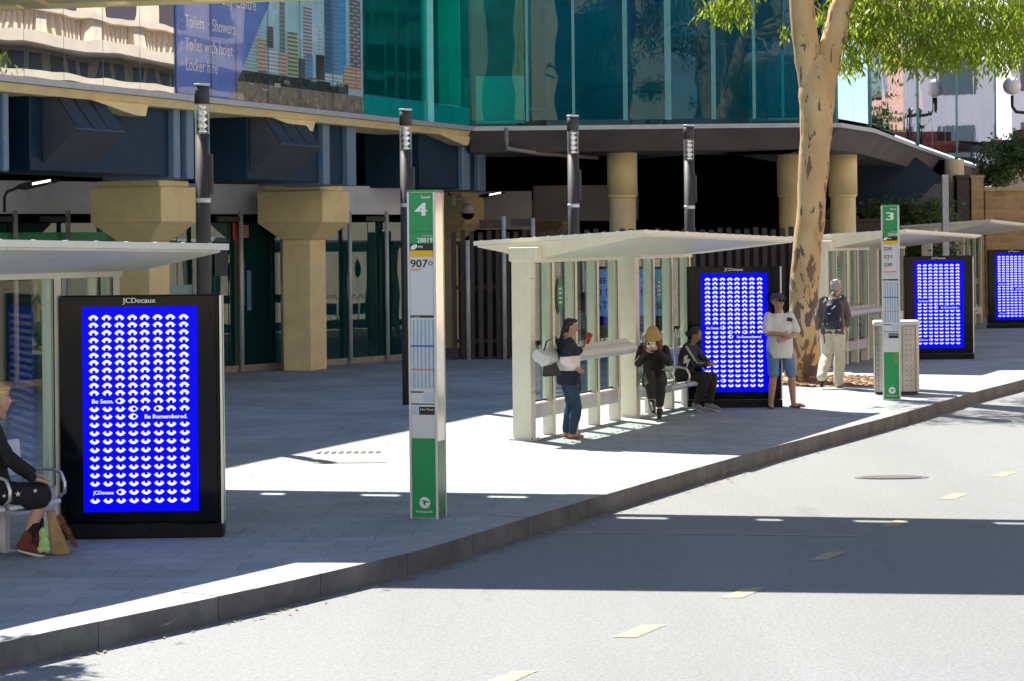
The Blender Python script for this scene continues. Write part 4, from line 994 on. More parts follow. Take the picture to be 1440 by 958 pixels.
def bush(name,label,cat,c,r,n,col,L0=.09,W=.018,group=None,stem=True,hang=0):
    c=Vector(c); t=thing(name,label,cat,(c.x,c.y,c.z-r[2]),0,group=group)
    lv=Leaves()
    cl=[(c+Vector((random.gauss(0,.45)*r[0],random.gauss(0,.45)*r[1],random.gauss(0,.4)*r[2])),random.uniform(.2,.42)*min(r)) for _ in range(max(6,n//60))]
    for i in range(n):
        q,s_=random.choice(cl); p=q+Vector((random.gauss(0,s_),random.gauss(0,s_),random.gauss(0,s_)))
        d=Vector((random.uniform(-1,1),random.uniform(-1,1),random.uniform(-.6,1)-hang)); lv.leaf(p,d,L0*random.uniform(.7,1.3),W)
    lv.obj('foliage',leafmat('leaf_'+name,col),t)
    bm=new()
    for k in range(5):
        a=k*1.25; p1=Vector((math.cos(a)*r[0]*.5,math.sin(a)*r[1]*.5,r[2]*1.2)); tube(bm,[(0,0,0),p1*.5+Vector((0,0,.1)),p1],[.03,.02,.01],n=5)
    link('stem',bm,mat('twig_brown',(.16,.12,.08),.8),t)
    return t
bush('shrub','grey-green shrub growing over the sandstone wall at the right edge','shrub',(15.9,66.5,5.0),(1.1,.5,.7),3500,(.07,.14,.045),.16,.03)
bush('shrub','dark green shrub on the sandstone wall under the canopy tip','shrub',(15.1,66.4,4.35),(.7,.4,.35),1500,(.07,.14,.045),.14,.03)
bush('shrub','green creeper behind the stand 3 sign above the shelter roof','shrub',(10.6,57,3.15),(1.5,.5,.35),2600,(.07,.14,.045),.15,.03)
bush('shrub','dark green hedge between the shelter roof and the third screen','shrub',(10.3,56,1.9),(1.6,.5,.65),3000,(.07,.14,.045),.14,.03)
bush('shrub','small creeper in front of the dark casing behind the tree','shrub',(8.6,55,3.1),(.5,.3,.25),500,(.04,.09,.02),.12,.025)
# screening pots behind 3: brown planter wall
o=thing('planter_wall','dark brown planter wall behind the shelter beyond the tree','planter',(8.2,54,0))
bm=new(); box(bm,-1.2,1.2,0,.5,0,2.9); link('body',bm,slat,o,bevel=.01); bm=new(); box(bm,-1.24,1.24,-.04,.54,2.902,2.98); link('rim',bm,slat,o)
# pale far building, globe lamps, red canopied kiosk beyond the station
fb_=thing('far_building','pale rendered building behind the leaves at the upper right','building',(30,115,0))
fbm=mat('pale_render',(.74,.79,.84),.7,var=.08,scale=.5)
bm=new(); box(bm,-3,5,0,12,0,17); link('wall',bm,fbm,fb_)
for k in range(3):
    for j in range(4):
        bm=new(); x=-2.5+k*2.4; z=3.0+j*3.6; box(bm,x,x+1.2,-.06,.0,z,z+1.9); w_=link('window',bm,mat('far_window',(.08,.12,.16),.15),fb_)
def globe(px,py,D,label,ht):
    p=Q(px,py,D); t=thing('globe_lamp',label,'street lamp',(p.x,p.y,0),0,group='white globe lamps')
    bm=new(); ball(bm,(0,0,p.z),.33,n=14); link('globe',bm,mat('opal_globe',(.85,.85,.83),.3,spec=.5),t)
    bm=new(); tube(bm,[(0,0,p.z-.35),(0,0,p.z-.75),(.15,0,p.z-.95),(.6,0,p.z-1.0)],.06); cyl(bm,(.6,0,0),(.6,0,p.z-.7),.09,.06,n=10); cyl(bm,(.6,0,0),(.6,0,1.0),.16,.12,n=10); link('post',bm,blackp,t)
globe(1423,121,78,'white globe lamp on a dark iron arm at the right edge',6)
k_=thing('kiosk','red roofed kiosk behind the shrubs at the right edge','kiosk',(Q(1428,200,80).x,80,0))
zr_=Q(1428,200,80).z
bm=new(); box(bm,-.3,2.4,0,2,0,zr_-.5); link('wall',bm,mat('kiosk_cream',(.55,.48,.34),.7),k_)
bm=new(); box(bm,-.75,2.8,-.4,2.4,zr_-.05,zr_+.08); hexa(bm,[(-.5,-.2,zr_-.3),(2.6,-.2,zr_-.3),(2.6,2.2,zr_-.3),(-.5,2.2,zr_-.3),(-.75,-.4,zr_-.052),(2.8,-.4,zr_-.052),(2.8,2.4,zr_-.052),(-.75,2.4,zr_-.052)]); box(bm,.3,1.6,.3,1.7,zr_+.082,zr_+.5); link('roof',bm,mat('kiosk_red',(.22,.035,.03),.5),k_)
bm=new(); box(bm,-.4,2.5,-.1,-.001,zr_-.95,zr_-.55); link('band',bm,mat('kiosk_brown',(.2,.03,.02),.6),k_)

# ================================================================== SURROUNDINGS THE GLASS REFLECTS
her=thing('heritage_building','cream heritage building with balustrade across the street, mirrored in the upper windows','building',(24,54,0))
hc=mat('heritage_cream',(.62,.52,.42),.7,var=.1,scale=1.5); hd=mat('heritage_shadow_glass',(.06,.04,.05),.4); hp=mat('heritage_plum',(.16,.10,.11),.7,var=.2)
S0=Vector((-7.4,30.8,0))+FN*20
def hbox(bm,t0,t1,o0,o1,z0,z1):
    a=lambda t_,o_,z_: S0+FD*t_+FN*o_+Vector((0,0,z_))
    hexa(bm,[a(t0,o0,z0),a(t0,o1,z0),a(t1,o1,z0),a(t1,o0,z0),a(t0,o0,z1),a(t0,o1,z1),a(t1,o1,z1),a(t1,o0,z1)])
bm=new(); hbox(bm,-6,60,.0,10,0,7.9); hbox(bm,-6,60,.6,10,7.9,9.0); hbox(bm,-6,60,1.3,10,9.0,17); wpart('wall',bm,hc,her)
bm=new(); hbox(bm,-6,60,-.7,.6,8.62,8.98); hbox(bm,-6,60,-.35,.5,9.70,9.88); hbox(bm,-6,60,-.3,.3,7.62,7.85); hbox(bm,-6,60,.9,1.35,12,12.4); wpart('cornice',bm,hc,her)
bm=new()
for k in range(200):
    t_=-5+k*.3
    if k%9 in (7,8): hbox(bm,t_-.1,t_+.25,-.2,.2,8.98,9.7)
    else: hbox(bm,t_,t_+.13,-.08,.08,8.98,9.7)
wpart('balustrade',bm,hc,her)
bm=new()
for k in range(60): hbox(bm,-5+k*.95,-5+k*.95+.6,.58,.62,7.95,8.5)
for k in range(18): hbox(bm,-4+k*3.3,-4+k*3.3+1.5,1.27,1.31,9.9,12.4)
wpart('arch_opening',bm,hd,her)
bm=new(); hbox(bm,-6,60,-.02,.0,3.5,7.6) ; wpart('plum_band',bm,hp,her)
bb=thing('opposite_building','beige office building on the near side of the street, seen mirrored in the station glass','building',(4,-30,0))
bm=new(); box(bm,-45,9,-40,-30,0,26); box(bm,12,60,-46,-36,0,22); wpart('wall',bm,mat('office_beige',(.62,.54,.38),.8,var=.12,scale=.4),bb)
bm=new()
for k in range(7): box(bm,-15+k*3.4,-13.4+k*3.4,-30,-29.96,8,24)
for k in range(5): box(bm,13+k*4.2,16+k*4.2,-36,-35.96,3,18)
wpart('window',bm,hd,bb)
bm=new(); box(bm,-8,-4,-30,-28,7,26); box(bm,1,2.5,-30,-28.5,7,26); wpart('pier',bm,concl,bb)
bush('garden_tree','leafy tree on the near side of the street, mirrored dark in the station glass','tree',(4.0,-10,10.5),(1.1,1.2,4.2),5000,(.03,.065,.02),.4,.08)
pk=thing('brick_block','pink brick block down the street, mirrored in the curved glass','building',(35,93,0))
bm=new(); box(bm,-6,2,0,9,0,26); link('wall',bm,mat('pink_brick',(.55,.30,.24),.8),pk)
bm=new()
for k in range(6): box(bm,-6.05,-6,1,2.6,2+k*3.6,4.2+k*3.6); box(bm,-6.05,-6,5,6.8,2+k*3.6,4.2+k*3.6)
link('window',bm,mat('far_window',(.08,.12,.16)),pk)
bush('garden_tree','light green tree down the street, mirrored in the curved glass','tree',(24,84,6),(1.6,1.6,2.6),5000,(.08,.15,.03),.4,.08)

# ================================================================== THE PLANE-BARKED GUM TREE
def barkmat():
    m,N,L,b=_new('mottled_bark'); tc=N.new('ShaderNodeTexCoord')
    mp=N.new('ShaderNodeMapping'); mp.inputs['Scale'].default_value=(1,1,.42); L.new(tc.outputs['Object'],mp.inputs[0])
    n1=N.new('ShaderNodeTexNoise'); n1.inputs['Scale'].default_value=7; n1.inputs['Detail'].default_value=3; n1.inputs['Roughness'].default_value=.55; n1.inputs['Distortion'].default_value=.6; L.new(mp.outputs[0],n1.inputs['Vector'])
    n2=N.new('ShaderNodeTexNoise'); n2.inputs['Scale'].default_value=3.2; n2.inputs['Detail'].default_value=5; L.new(mp.outputs[0],n2.inputs['Vector'])
    sep=N.new('ShaderNodeSeparateXYZ'); L.new(tc.outputs['Object'],sep.inputs[0])
    low=N.new('ShaderNodeMapRange'); low.inputs[1].default_value=.8; low.inputs[2].default_value=3.4; low.inputs[3].default_value=.13; low.inputs[4].default_value=.004; L.new(sep.outputs['Z'],low.inputs[0])
    ad=N.new('ShaderNodeMath'); L.new(n1.outputs[0],ad.inputs[0]); L.new(low.outputs[0],ad.inputs[1])
    r1=N.new('ShaderNodeValToRGB'); e=r1.color_ramp.elements; e[0].position=.60; e[0].color=(0,0,0,1); e[1].position=.62; e[1].color=(1,1,1,1); L.new(ad.outputs[0],r1.inputs[0])
    r2=N.new('ShaderNodeValToRGB'); e=r2.color_ramp.elements; e[0].position=.35; e[0].color=(.46,.32,.15,1); e[1].position=.65; e[1].color=(.60,.45,.25,1); L.new(n2.outputs[0],r2.inputs[0])
    dk=N.new('ShaderNodeValToRGB'); e=dk.color_ramp.elements; e[0].position=.35; e[0].color=(.20,.12,.065,1); e[1].position=.6; e[1].color=(.12,.10,.10,1); L.new(n2.outputs[0],dk.inputs[0])
    mx=N.new('ShaderNodeMixRGB'); L.new(r1.outputs[0],mx.inputs[0]); L.new(r2.outputs[0],mx.inputs[1]); L.new(dk.outputs[0],mx.inputs[2]); L.new(mx.outputs[0],b.inputs['Base Color'])
    b.inputs['Roughness'].default_value=.8
    bu=N.new('ShaderNodeBump'); bu.inputs['Strength'].default_value=.5; bu.inputs['Distance'].default_value=.02; bu.invert=True; L.new(r1.outputs[0],bu.inputs['Height']); L.new(bu.outputs[0],b.inputs['Normal'])
    return m
TD=37.4; TB=P(1128,536)
tree=thing('street_tree','big smooth-barked street tree with mottled trunk between the middle and third screens','tree',TB)
def q(px,py,D=TD): return Q(px,py,D)
def tsec(px,py,w,D=TD): return q(px,py,D),w/2/F*D
def limb(secs,name,parent,n=20):
    pts=[a for a,_ in secs]; rs=[r for _,r in secs]
    # subdivide for smoothness
    for _ in range(2):
        P2=[pts[0]];R2=[rs[0]]
        for a,b,r,s_ in zip(pts,pts[1:],rs,rs[1:]): P2+=[a*.75+b*.25,a*.25+b*.75]; R2+=[r*.75+s_*.25,r*.25+s_*.75]
        P2.append(pts[-1]); R2.append(rs[-1]); pts,rs=P2,R2
    bm=new(); tube(bm,[p+Vector((random.gauss(0,.006),random.gauss(0,.006),0)) for p in pts],[r*(1+random.gauss(0,.015)) for r in rs],n=n)
    return wpart(name,bm,bark,parent)
bark=barkmat()
b0=Vector((TB.x,TB.y,-.05))
trunk=limb([(b0,.40),(b0+Vector((.0,0,.2)),.30),tsec(1130,480,43),tsec(1131,400,41),tsec(1140,300,40),tsec(1147,200,44),tsec(1148,140,50),tsec(1150,105,52),tsec(1150,75,30)],'trunk',tree)
limb([tsec(1146,150,36),tsec(1137,90,38),tsec(1130,40,36),tsec(1127,0,35),tsec(1120,-90,30),tsec(1100,-200,22),tsec(1070,-300,12,TD-.5),tsec(1040,-380,5,TD-1)],'limb',tree)
limb([tsec(1153,150,36),tsec(1162,90,36),tsec(1174,45,32),tsec(1186,0,31),tsec(1205,-80,26),tsec(1240,-180,18),tsec(1290,-280,12,TD-.5),tsec(1340,-360,5,TD-1)],'limb',tree)
def twig(a,b,r=.03): 
    m_=(a+b)/2+Vector((random.uniform(-.2,.2),random.uniform(-.2,.2),.25)); return [a,m_,b],[r,r*.7,r*.25]
bm=new()
hubs=[q(1290,-60,TD-1),q(1350,-90,TD),q(1420,-60,TD+.5),q(1500,-80,TD),q(1240,-20,TD+1),q(1030,-80,TD-.5),q(1400,-180,TD-1),q(1180,-260,TD),q(1560,-160,TD)]
for h_ in hubs: pts,rs=twig(q(1205,-85) if h_.x>6 else q(1115,-110),h_,.07); tube(bm,pts,rs,n=8)
lv=Leaves()
def spray(c,r,n,Lm=.17,droop=1.0):
    for i in range(n):
        # short hanging twig carrying several leaves
        p=c+Vector((random.gauss(0,r[0]),random.gauss(0,r[1]),random.gauss(0,r[2])))
        for k in range(6):
            a=random.uniform(0,6.28); d=Vector((math.cos(a)*.55,math.sin(a)*.55,-droop+random.uniform(-.3,.5)))
            lv.leaf(p+Vector((random.gauss(0,.07),random.gauss(0,.07),-.05*k)),d,Lm*random.uniform(.7,1.25),.021)
def zc(px,py,D): return q(px,py,D)
random.seed(11)
# visible lower skirt: clump centres read from the photograph
skirt=[(1215,60,38.3),(1240,20,38.3),(1205,15,38),(1195,85,38.2),(1275,45,37),(1310,70,36.5),(1262,80,37),(1340,40,36.5),(1330,78,37),(1370,20,36),(1365,65,37.5),(1400,50,36),(1395,80,37.5),(1425,30,36),(1430,75,37),(1290,10,38),(1235,55,38),(1225,30,38.2),(1300,40,38.3),(1350,0,38),(1410,5,38),(1445,50,38),(1460,20,37),(1250,0,37),(1180,40,38.5)]
for x_,y_,D in skirt:
    c=zc(x_,y_-23,D); spray(c,(.24,.36,.17),58)
for x_,y_,D in ((1250,98,37.2),(1300,98,36.8),(1322,94,37),(1275,92,37),(1372,86,37),(1425,92,37.2),(1200,100,39),(1345,88,37)):
    spray(zc(x_,y_-21,D),(.12,.2,.09),12)
for x_,y_,D in ((1000,2,36.5),(1022,-4,36.5),(1045,6,36.8),(1018,14,36.6),(1040,-10,36.5)): spray(zc(x_,y_-4,D),(.13,.15,.10),16)
spray(zc(1105,33,37),(.04,.05,.04),5,.12)
for i in range(20):
    a=random.uniform(0,6.28); r_=math.sqrt(random.random()); c=Vector((8.2+4.4*r_*math.cos(a),TD-1.0+2.2*r_*math.sin(a),8.9+random.gauss(0,.75)+1.2*(1-r_)))
    if c.z< 6.75+ (0 if c.x>6.2 else .6): c.z=7.3+random.random()
    spray(c,(.42,.42,.28),38)
for i in range(14):
    c=Vector((random.uniform(2.8,4.9),TD+random.uniform(-1.4,1),random.uniform(7.4,9))); spray(c,(.3,.3,.22),26)
for i in range(40):
    pts,rs=twig(random.choice(hubs),random.choice([zc(x_,y_-25,D) for x_,y_,D in skirt]),.022); tube(bm,pts,rs,n=5)
wpart('branches',bm,bark,tree)
lv.obj('crown',leafmat('gum_leaf',(.135,.235,.013),.6,.35),tree)

lt=bush('plaza_tree','small leafy tree behind the left shelter, outside the picture, its branch shading the kerb','tree',(-4.75,16.1,4.0),(.4,.4,.25),700,(.05,.10,.02),.16,.03)
for ch_ in [x for x in bpy.data.objects if x.parent==lt and x.name.startswith('stem')]: bpy.data.objects.remove(ch_)
bm=new(); tube(bm,[(-8.8,17.2,0),(-8.7,17.2,2.5),(-8.0,17.0,3.6),(-6.2,16.5,4.1),(-4.6,16.1,4.05)],[.14,.12,.08,.05,.012],n=8); wpart('trunk',bm,bark,lt)
# fallen leaves in the gutter and on the pavement
bm=new(); random.seed(5)
for i in range(420):
    if i%3:
        s_=random.uniform(14,46); p=at_len(K,L_[0]+s_+22)+Vector((random.gauss(.10,.07),random.gauss(-.05,.08),0)); zq=RZ+.008
    else:
        p=Vector((random.uniform(-4,9),random.uniform(17,40),0)); zq=.009
        if any((p-q_).length<1.0 for q_ in K[::3]): continue
        if p.x> 0 and p.y<20+p.x*2.2+3: continue
    a=random.uniform(0,3.14); l_=random.uniform(.03,.055); dx,dy=l_*math.cos(a),l_*math.sin(a)
    poly(bm,[(p.x-dx,p.y-dy,zq),(p.x+dy*.25,p.y-dx*.25,zq+.004),(p.x+dx,p.y+dy,zq+.001),(p.x-dy*.25,p.y+dx*.25,zq+.003)])
tag(link('leaf_litter',bm,mat('dry_leaf',(.16,.11,.05),.8,var=.5,scale=3)),kind='stuff',label='dry fallen leaves scattered on pavement and gutter')

# ================================================================== PEOPLE
def voxel(bm,vox,smooth_it=3,disp=None):
    me=bpy.data.meshes.new('tmp'); bmesh.ops.recalc_face_normals(bm,faces=bm.faces); bm.to_mesh(me); bm.free()
    o=bpy.data.objects.new('tmp',me); C.objects.link(o)
    r=o.modifiers.new('r','REMESH'); r.mode='VOXEL'; r.voxel_size=vox; r.use_smooth_shade=True
    s=o.modifiers.new('s','SMOOTH'); s.factor=.5; s.iterations=smooth_it
    if disp:
        tx=bpy.data.textures.new('folds','CLOUDS'); tx.noise_scale=disp[1]; tx.noise_depth=1
        dm=o.modifiers.new('d','DISPLACE'); dm.texture=tx; dm.strength=disp[0]; dm.mid_level=.5; dm.texture_coords='LOCAL'
    dg=bpy.context.evaluated_depsgraph_get(); out=bpy.data.meshes.new_from_object(o.evaluated_get(dg))
    bpy.data.objects.remove(o); bpy.data.meshes.remove(me)
    return out
def vpart(name,bm,mats,parent,vox=.012,it=3,disp=None,extra=None):
    me=voxel(bm,vox,it,disp); me.name=name; me.materials.clear()
    mats=mats if isinstance(mats,(list,tuple)) else [mats]
    for m in mats: me.materials.append(m)
    if extra:
        b2=bmesh.new(); b2.from_mesh(me); extra(b2); b2.to_mesh(me); b2.free()
    for p in me.polygons: p.use_smooth=True
    o=bpy.data.objects.new(name,me); C.objects.link(o); o.parent=parent; return o
def cap(bm,a,b,ra,rb,n=14):
    a=Vector(a);b=Vector(b); cyl(bm,a,b,ra,rb,n=n); ball(bm,a,ra,n=8); ball(bm,b,rb,n=8)
def loft(bm,secs,n=20):
    """secs: (centre, right vec (scaled), forward vec (scaled))"""
    rings=[]
    for c,rx,fy in secs:
        c=Vector(c);rx=Vector(rx);fy=Vector(fy)
        rings.append([bm.verts.new(c+rx*math.copysign(abs(math.cos(t))**.85,math.cos(t))+fy*math.copysign(abs(math.sin(t))**.85,math.sin(t))) for t in [2*math.pi*k/n for k in range(n)]])
    for a,b in zip(rings,rings[1:]):
        for k in range(n): bm.faces.new((a[k],a[(k+1)%n],b[(k+1)%n],b[k]))
    bm.faces.new(rings[0][::-1]); bm.faces.new(rings[-1])
def hand(bm,wr,d,palm,k=1.0,curl=.5,side=1):
    """wr wrist, d direction of the hand, palm = palm normal; four fingers and a thumb"""
    d=Vector(d).normalized(); pn=Vector(palm); pn=(pn-d*pn.dot(d)).normalized(); s=d.cross(pn).normalized()*side
    M=Matrix((s,d,pn)).transposed()
    ball(bm,Vector(wr)+d*.045*k,(.038*k,.052*k,.017*k),M,n=8)
    for i,(o,l) in enumerate(((-.028,.062),(-.009,.072),(.010,.068),(.028,.052))):
        p=Vector(wr)+d*.085*k+s*o*k; dd=d
        for j in range(3):
            ang=curl*(j+.6)*.55; nd=(d*math.cos(ang)+pn*math.sin(ang)); q_=p+nd*l*k*(.42,.32,.26)[j]; cap(bm,p,q_,.0095*k,.0085*k,n=8); p=q_
    p=Vector(wr)+d*.02*k-s*.028*k; q_=p+(d*.55-s*.75+pn*.35).normalized()*.04*k; cap(bm,p,q_,.012*k,.010*k,n=8); cap(bm,q_,q_+(d*.8-s*.2+pn*.5).normalized()*.032*k,.010*k,.009*k,n=8)
def head(bm,hc,yaw,pitch,k=1.0):
    """face looks along +Y of the local frame turned by yaw (about Z) and pitch"""
    M=Matrix.Rotation(yaw,3,'Z')@Matrix.Rotation(pitch,3,'X')
    c=Vector(hc); g=lambda x,y,z:c+M@(Vector((x,y,z))*k)
    ball(bm,g(0,-.012,.025),(.074*k,.092*k,.088*k),M,n=12)
    ball(bm,g(0,.012,-.035),(.060*k,.070*k,.072*k),M,n=12)
    ball(bm,g(0,.042,-.085),(.030*k,.030*k,.024*k),M,n=8)
    ball(bm,g(0,.066,.030),(.045*k,.020*k,.010*k),M,n=8)
    # nose, lips, cheeks, ears
    cap(bm,g(0,.078,.012),g(0,.100,-.026),.007*k,.013*k,n=8)
    ball(bm,g(0,.080,-.055),(.024*k,.010*k,.009*k),M,n=8)
    for s in (-1,1):
        ball(bm,g(s*.035,.055,-.025),(.022*k,.022*k,.022*k),M,n=8)
        ball(bm,g(s*.076,-.008,-.008),(.010*k,.020*k,.030*k),M,n=8)
    return M,g
def person(label,loc,rz,sk,J,skin,hairdef,shirt,legs,shoe,opts):
    """J joints in the local frame (x right, y forward, z up)"""
    t=thing('person',label,'person',loc,rz)
    J={k_:Vector(v_) for k_,v_ in J.items()}
    k=sk
    hip=(J['hipL']+J['hipR'])/2; sh=(J['shL']+J['shR'])/2; rx=(J['shR']-J['shL']).normalized(); up=(sh-hip).normalized(); fw=up.cross(rx).normalized()
    hx=(J['hipR']-J['hipL']).normalized()
    sw=(J['shR']-J['shL']).length/2
    def torso(bm,g_,belly=0,zlo=-.10,ztop=True):
        secs=[(hip+up*zlo,hx*(.160*k+g_),fw*(.112*k+g_)),(hip+up*.02,hx*(.165*k+g_),fw*(.115*k+g_)),
              (hip.lerp(sh,.35)+fw*belly*.5,hx.lerp(rx,.4)*(.135*k+g_+belly*.6),fw*(.095*k+g_+belly)),
              (hip.lerp(sh,.68)+fw*.01,rx*(.155*k+g_),fw*(.115*k+g_+belly*.3)),(hip.lerp(sh,.92),rx*(sw*.98+g_),fw*(.085*k+g_))]
        if ztop: secs.append((sh+up*.035,rx*(sw*.62+g_*.5),fw*(.06*k+g_*.5)))
        loft(bm,secs)
    bm=new()
    torso(bm,0,opts.get('belly',0))
    M,g=head(new(),J['head'],opts.get('yaw',0),opts.get('pitch',0),k*opts.get('headk',1.0))
    bmh=bm; head(bmh,J['head'],opts.get('yaw',0),opts.get('pitch',0),k*opts.get('headk',1.0))
    cap(bm,sh+up*.01,Vector(J['head'])-Vector((0,0,.06*k)),.056*k,.050*k)
    for s in 'LR':
        a,b_,c_=J['sh'+s],J['el'+s],J['wr'+s]
        cap(bm,a,b_,.046*k,.036*k); cap(bm,b_,b_.lerp(c_,.35),.038*k,.037*k); cap(bm,b_.lerp(c_,.3),c_,.037*k,.025*k)
        hd_,pn_,cu_=opts['hand'+s]; hand(bm,c_,hd_,pn_,k,cu_,1 if s=='L' else -1)
        a,b_,c_=J['hip'+s],J['kn'+s],J['an'+s]
        cap(bm,a,b_,.082*k,.054*k); back=(c_-b_).normalized().cross(hx).normalized()
        if back.y>0 : back=-back
        cap(bm,b_,b_.lerp(c_,.35)+back*.015*k,.054*k,.057*k); cap(bm,b_.lerp(c_,.35)+back*.012*k,c_,.056*k,.036*k)
        fd=Vector(J['toe'+s])-c_
        cap(bm,c_+Vector((0,0,-.02)),c_+fd*.55+Vector((0,0,-.008)),.036*k,.030*k); cap(bm,c_+fd*.55,c_+fd*.95,.032*k,.022*k)
    def feats(b2):
        kk=k*opts.get('headk',1.0)
        for s in (-1,1):
            if not opts.get('nofeat'):
                ball(b2,g(s*.030,.078,.010),(.013*kk,.006*kk,.007*kk),M,n=6,mi=1); ball(b2,g(s*.030,.084,.010),(.006*kk,.003*kk,.006*kk),M,n=6,mi=2)
                ball(b2,g(s*.031,.082,.030),(.019*kk,.006*kk,.0035*kk),M,n=6,mi=2)
        ball(b2,g(0,.089,-.055),(.021*kk,.006*kk,.006*kk),M,n=6,mi=3)
    body=vpart('body',bm,[skin,mat('eye_white',(.7,.7,.68),.3),mat('dark_brow',(.03,.02,.015),.6),mat('lips',(.35,.13,.11),.5)],t,.009,2,extra=feats)
    # ---- top garment
    sm,slen,g0,hem=shirt['m'],shirt['sleeve'],shirt.get('g',.014),shirt.get('hem',-.12)
    bm=new(); torso(bm,g0,opts.get('belly',0),zlo=hem)
    for s in 'LR':
        a,b_,c_=J['sh'+s],J['el'+s],J['wr'+s]
        if slen<=1: cap(bm,a,a.lerp(b_,slen),.050*k+g0*.4,.054*k+g0*.7)
        else:
            cap(bm,a,b_,.048*k+g0*.45,.044*k+g0*.7); cap(bm,b_,b_.lerp(c_,slen-1),.045*k+g0*.7,.034*k+g0*.6)
    if shirt.get('collar'): cap(bm,sh+up*.02,sh+up*.055+fw*.005,.066*k,.062*k)
    top=vpart(shirt['name'],bm,shirt['mats'] if 'mats' in shirt else sm,t,.011,3,disp=(.016,.10))
    if 'zone' in shirt:
        for p in top.data.polygons: p.material_index=shirt['zone'](p.center,J)
    # ---- legs
    g1=legs.get('g',.012); bm=new()
    loft(bm,[(hip-up*.09,hx*(.15*k+g1),fw*(.112*k+g1)),(hip+up*.0,hx*(.168*k+g1),fw*(.12*k+g1)),(hip+up*.12,hx*(.15*k+g1),fw*(.108*k+g1))])
    for s in 'LR':
        a,b_,c_=J['hip'+s],J['kn'+s],J['an'+s]; L_2=legs['len']
        if L_2<=1: cap(bm,a,a.lerp(b_,L_2),.090*k+g1,(.085 if L_2<.9 else .068)*k+g1*1.2)
        else: cap(bm,a,b_,.088*k+g1,.060*k+g1); cap(bm,b_,b_.lerp(c_,min(.4,L_2-1)),.062*k+g1,.070*k+g1); cap(bm,b_.lerp(c_,min(.4,L_2-1)),b_.lerp(c_,L_2-1),.068*k+g1,.044*k+g1*legs.get('flare',1))
    vpart(legs['name'],bm,legs['m'],t,.011,3,disp=(.014,.09))
    # ---- shoes
    if shoe:
        for s in 'LR':
            c_=J['an'+s]; fd=Vector(J['toe'+s])-c_; up2=Vector((0,0,1)) if abs(fd.normalized().z)<.8 else Vector((0,1,0))
            bm=new()
            if shoe['kind']=='sandal':
                sd_=fd.cross(up2).normalized(); zb=-.045*k
                loft(bm,[(c_-fd*.35+up2*zb,sd_*.035,up2*.012),(c_+fd*.3+up2*zb,sd_*.038,up2*.012),(c_+fd*.8+up2*(zb-.01),sd_*.046,up2*.011),(c_+fd*1.15+up2*(zb-.02),sd_*.03,up2*.01)])
                cap(bm,c_+fd*.55+sd_*.04+up2*-.02,c_+fd*.6+up2*.022,.010,.012); cap(bm,c_+fd*.55-sd_*.04+up2*-.02,c_+fd*.6+up2*.022,.010,.012)
                vpart('sandal',bm,shoe['m'],t,.007,1)
            else:
                hi=shoe.get('high',.0)
                cap(bm,c_-fd*.10+up2*(-.005),c_+fd*.5-up2*.005,.050*k,.044*k); cap(bm,c_+fd*.5-up2*.008,c_+fd*1.0-up2*.010,.044*k,.033*k)
                if hi: cap(bm,c_-fd*.05,c_+(J['kn'+s]-c_).normalized()*hi,.050*k,.048*k)
                sh_=vpart('shoe',bm,shoe['m'],t,.009,2)
                if 'sole' in shoe:
                    bm=new(); sd_=fd.cross(up2).normalized(); 
                    loft(bm,[(c_-fd*.38-up2*.047,sd_*.036,up2*.013),(c_+fd*.2-up2*.047,sd_*.042,up2*.013),(c_+fd*.8-up2*.043,sd_*.046,up2*.016),(c_+fd*1.22-up2*.038,sd_*.028,up2*.016)])
                    vpart('sole',bm,shoe['sole'],sh_,.008,1)
    hairdef(t,M,g,k*opts.get('headk',1.0))
    return t,M,g,J
sk1=mat('skin_light',(.55,.33,.25),.5,var=.06); sk2=mat('skin_tan',(.45,.25,.17),.5,var=.06); sk3=mat('skin_brown',(.32,.18,.12),.5,var=.06)
def hairm(n,c): return mat(n,c,.5,var=.35,scale=60,bump=.5,bscale=150)
blackhair=hairm('black_hair',(.012,.010,.010))
navyk=mat('navy_knit',(.012,.02,.045),.85,var=.2,scale=30,bump=.3,bscale=150); whitek=mat('white_knit',(.84,.80,.80),.85,bump=.3,bscale=150)
jeans=mat('blue_jeans',(.02,.055,.11),.8,var=.25,scale=14,bump=.2,bscale=200)
# --- woman standing with red phone, profile to the right
pB=P(800,617)
def zB(c,J): return 1 if (.885<c.z<1.07) or (c.x<0-.19 and 1.02<c.z<1.14) else 0
J=dict(hipL=(-.085,-.01,.80),hipR=(.085,.0,.80),knL=(-.085,.05,.44),knR=(.08,.09,.43),anL=(-.07,-.03,.065),anR=(.07,.03,.065),toeL=(-.08,.10,.03),toeR=(.09,.17,.03),
 shL=(-.155,-.01,1.255),shR=(.155,-.01,1.255),elL=(-.20,.08,1.03),elR=(.24,-.10,1.02),wrL=(-.10,.235,1.19),wrR=(.20,.08,.90),head=(0,.045,1.44))
def hB(t,M,g,k):
    bm=new(); ball(bm,g(0,-.030,.042),(.084*k,.092*k,.086*k),M); ball(bm,g(0,-.07,-.02),(.068*k,.055*k,.07*k),M); ball(bm,g(0,.03,.088),(.06*k,.06*k,.032*k),M)
    p=g(.01,-.115,-.04)
    for i in range(7): q_=p+Vector((.004,-.012,-.035)); ball(bm,p,.027-.002*i,n=6); p=q_
    vpart('hair',bm,blackhair,t,.010,2,disp=(.012,.03))
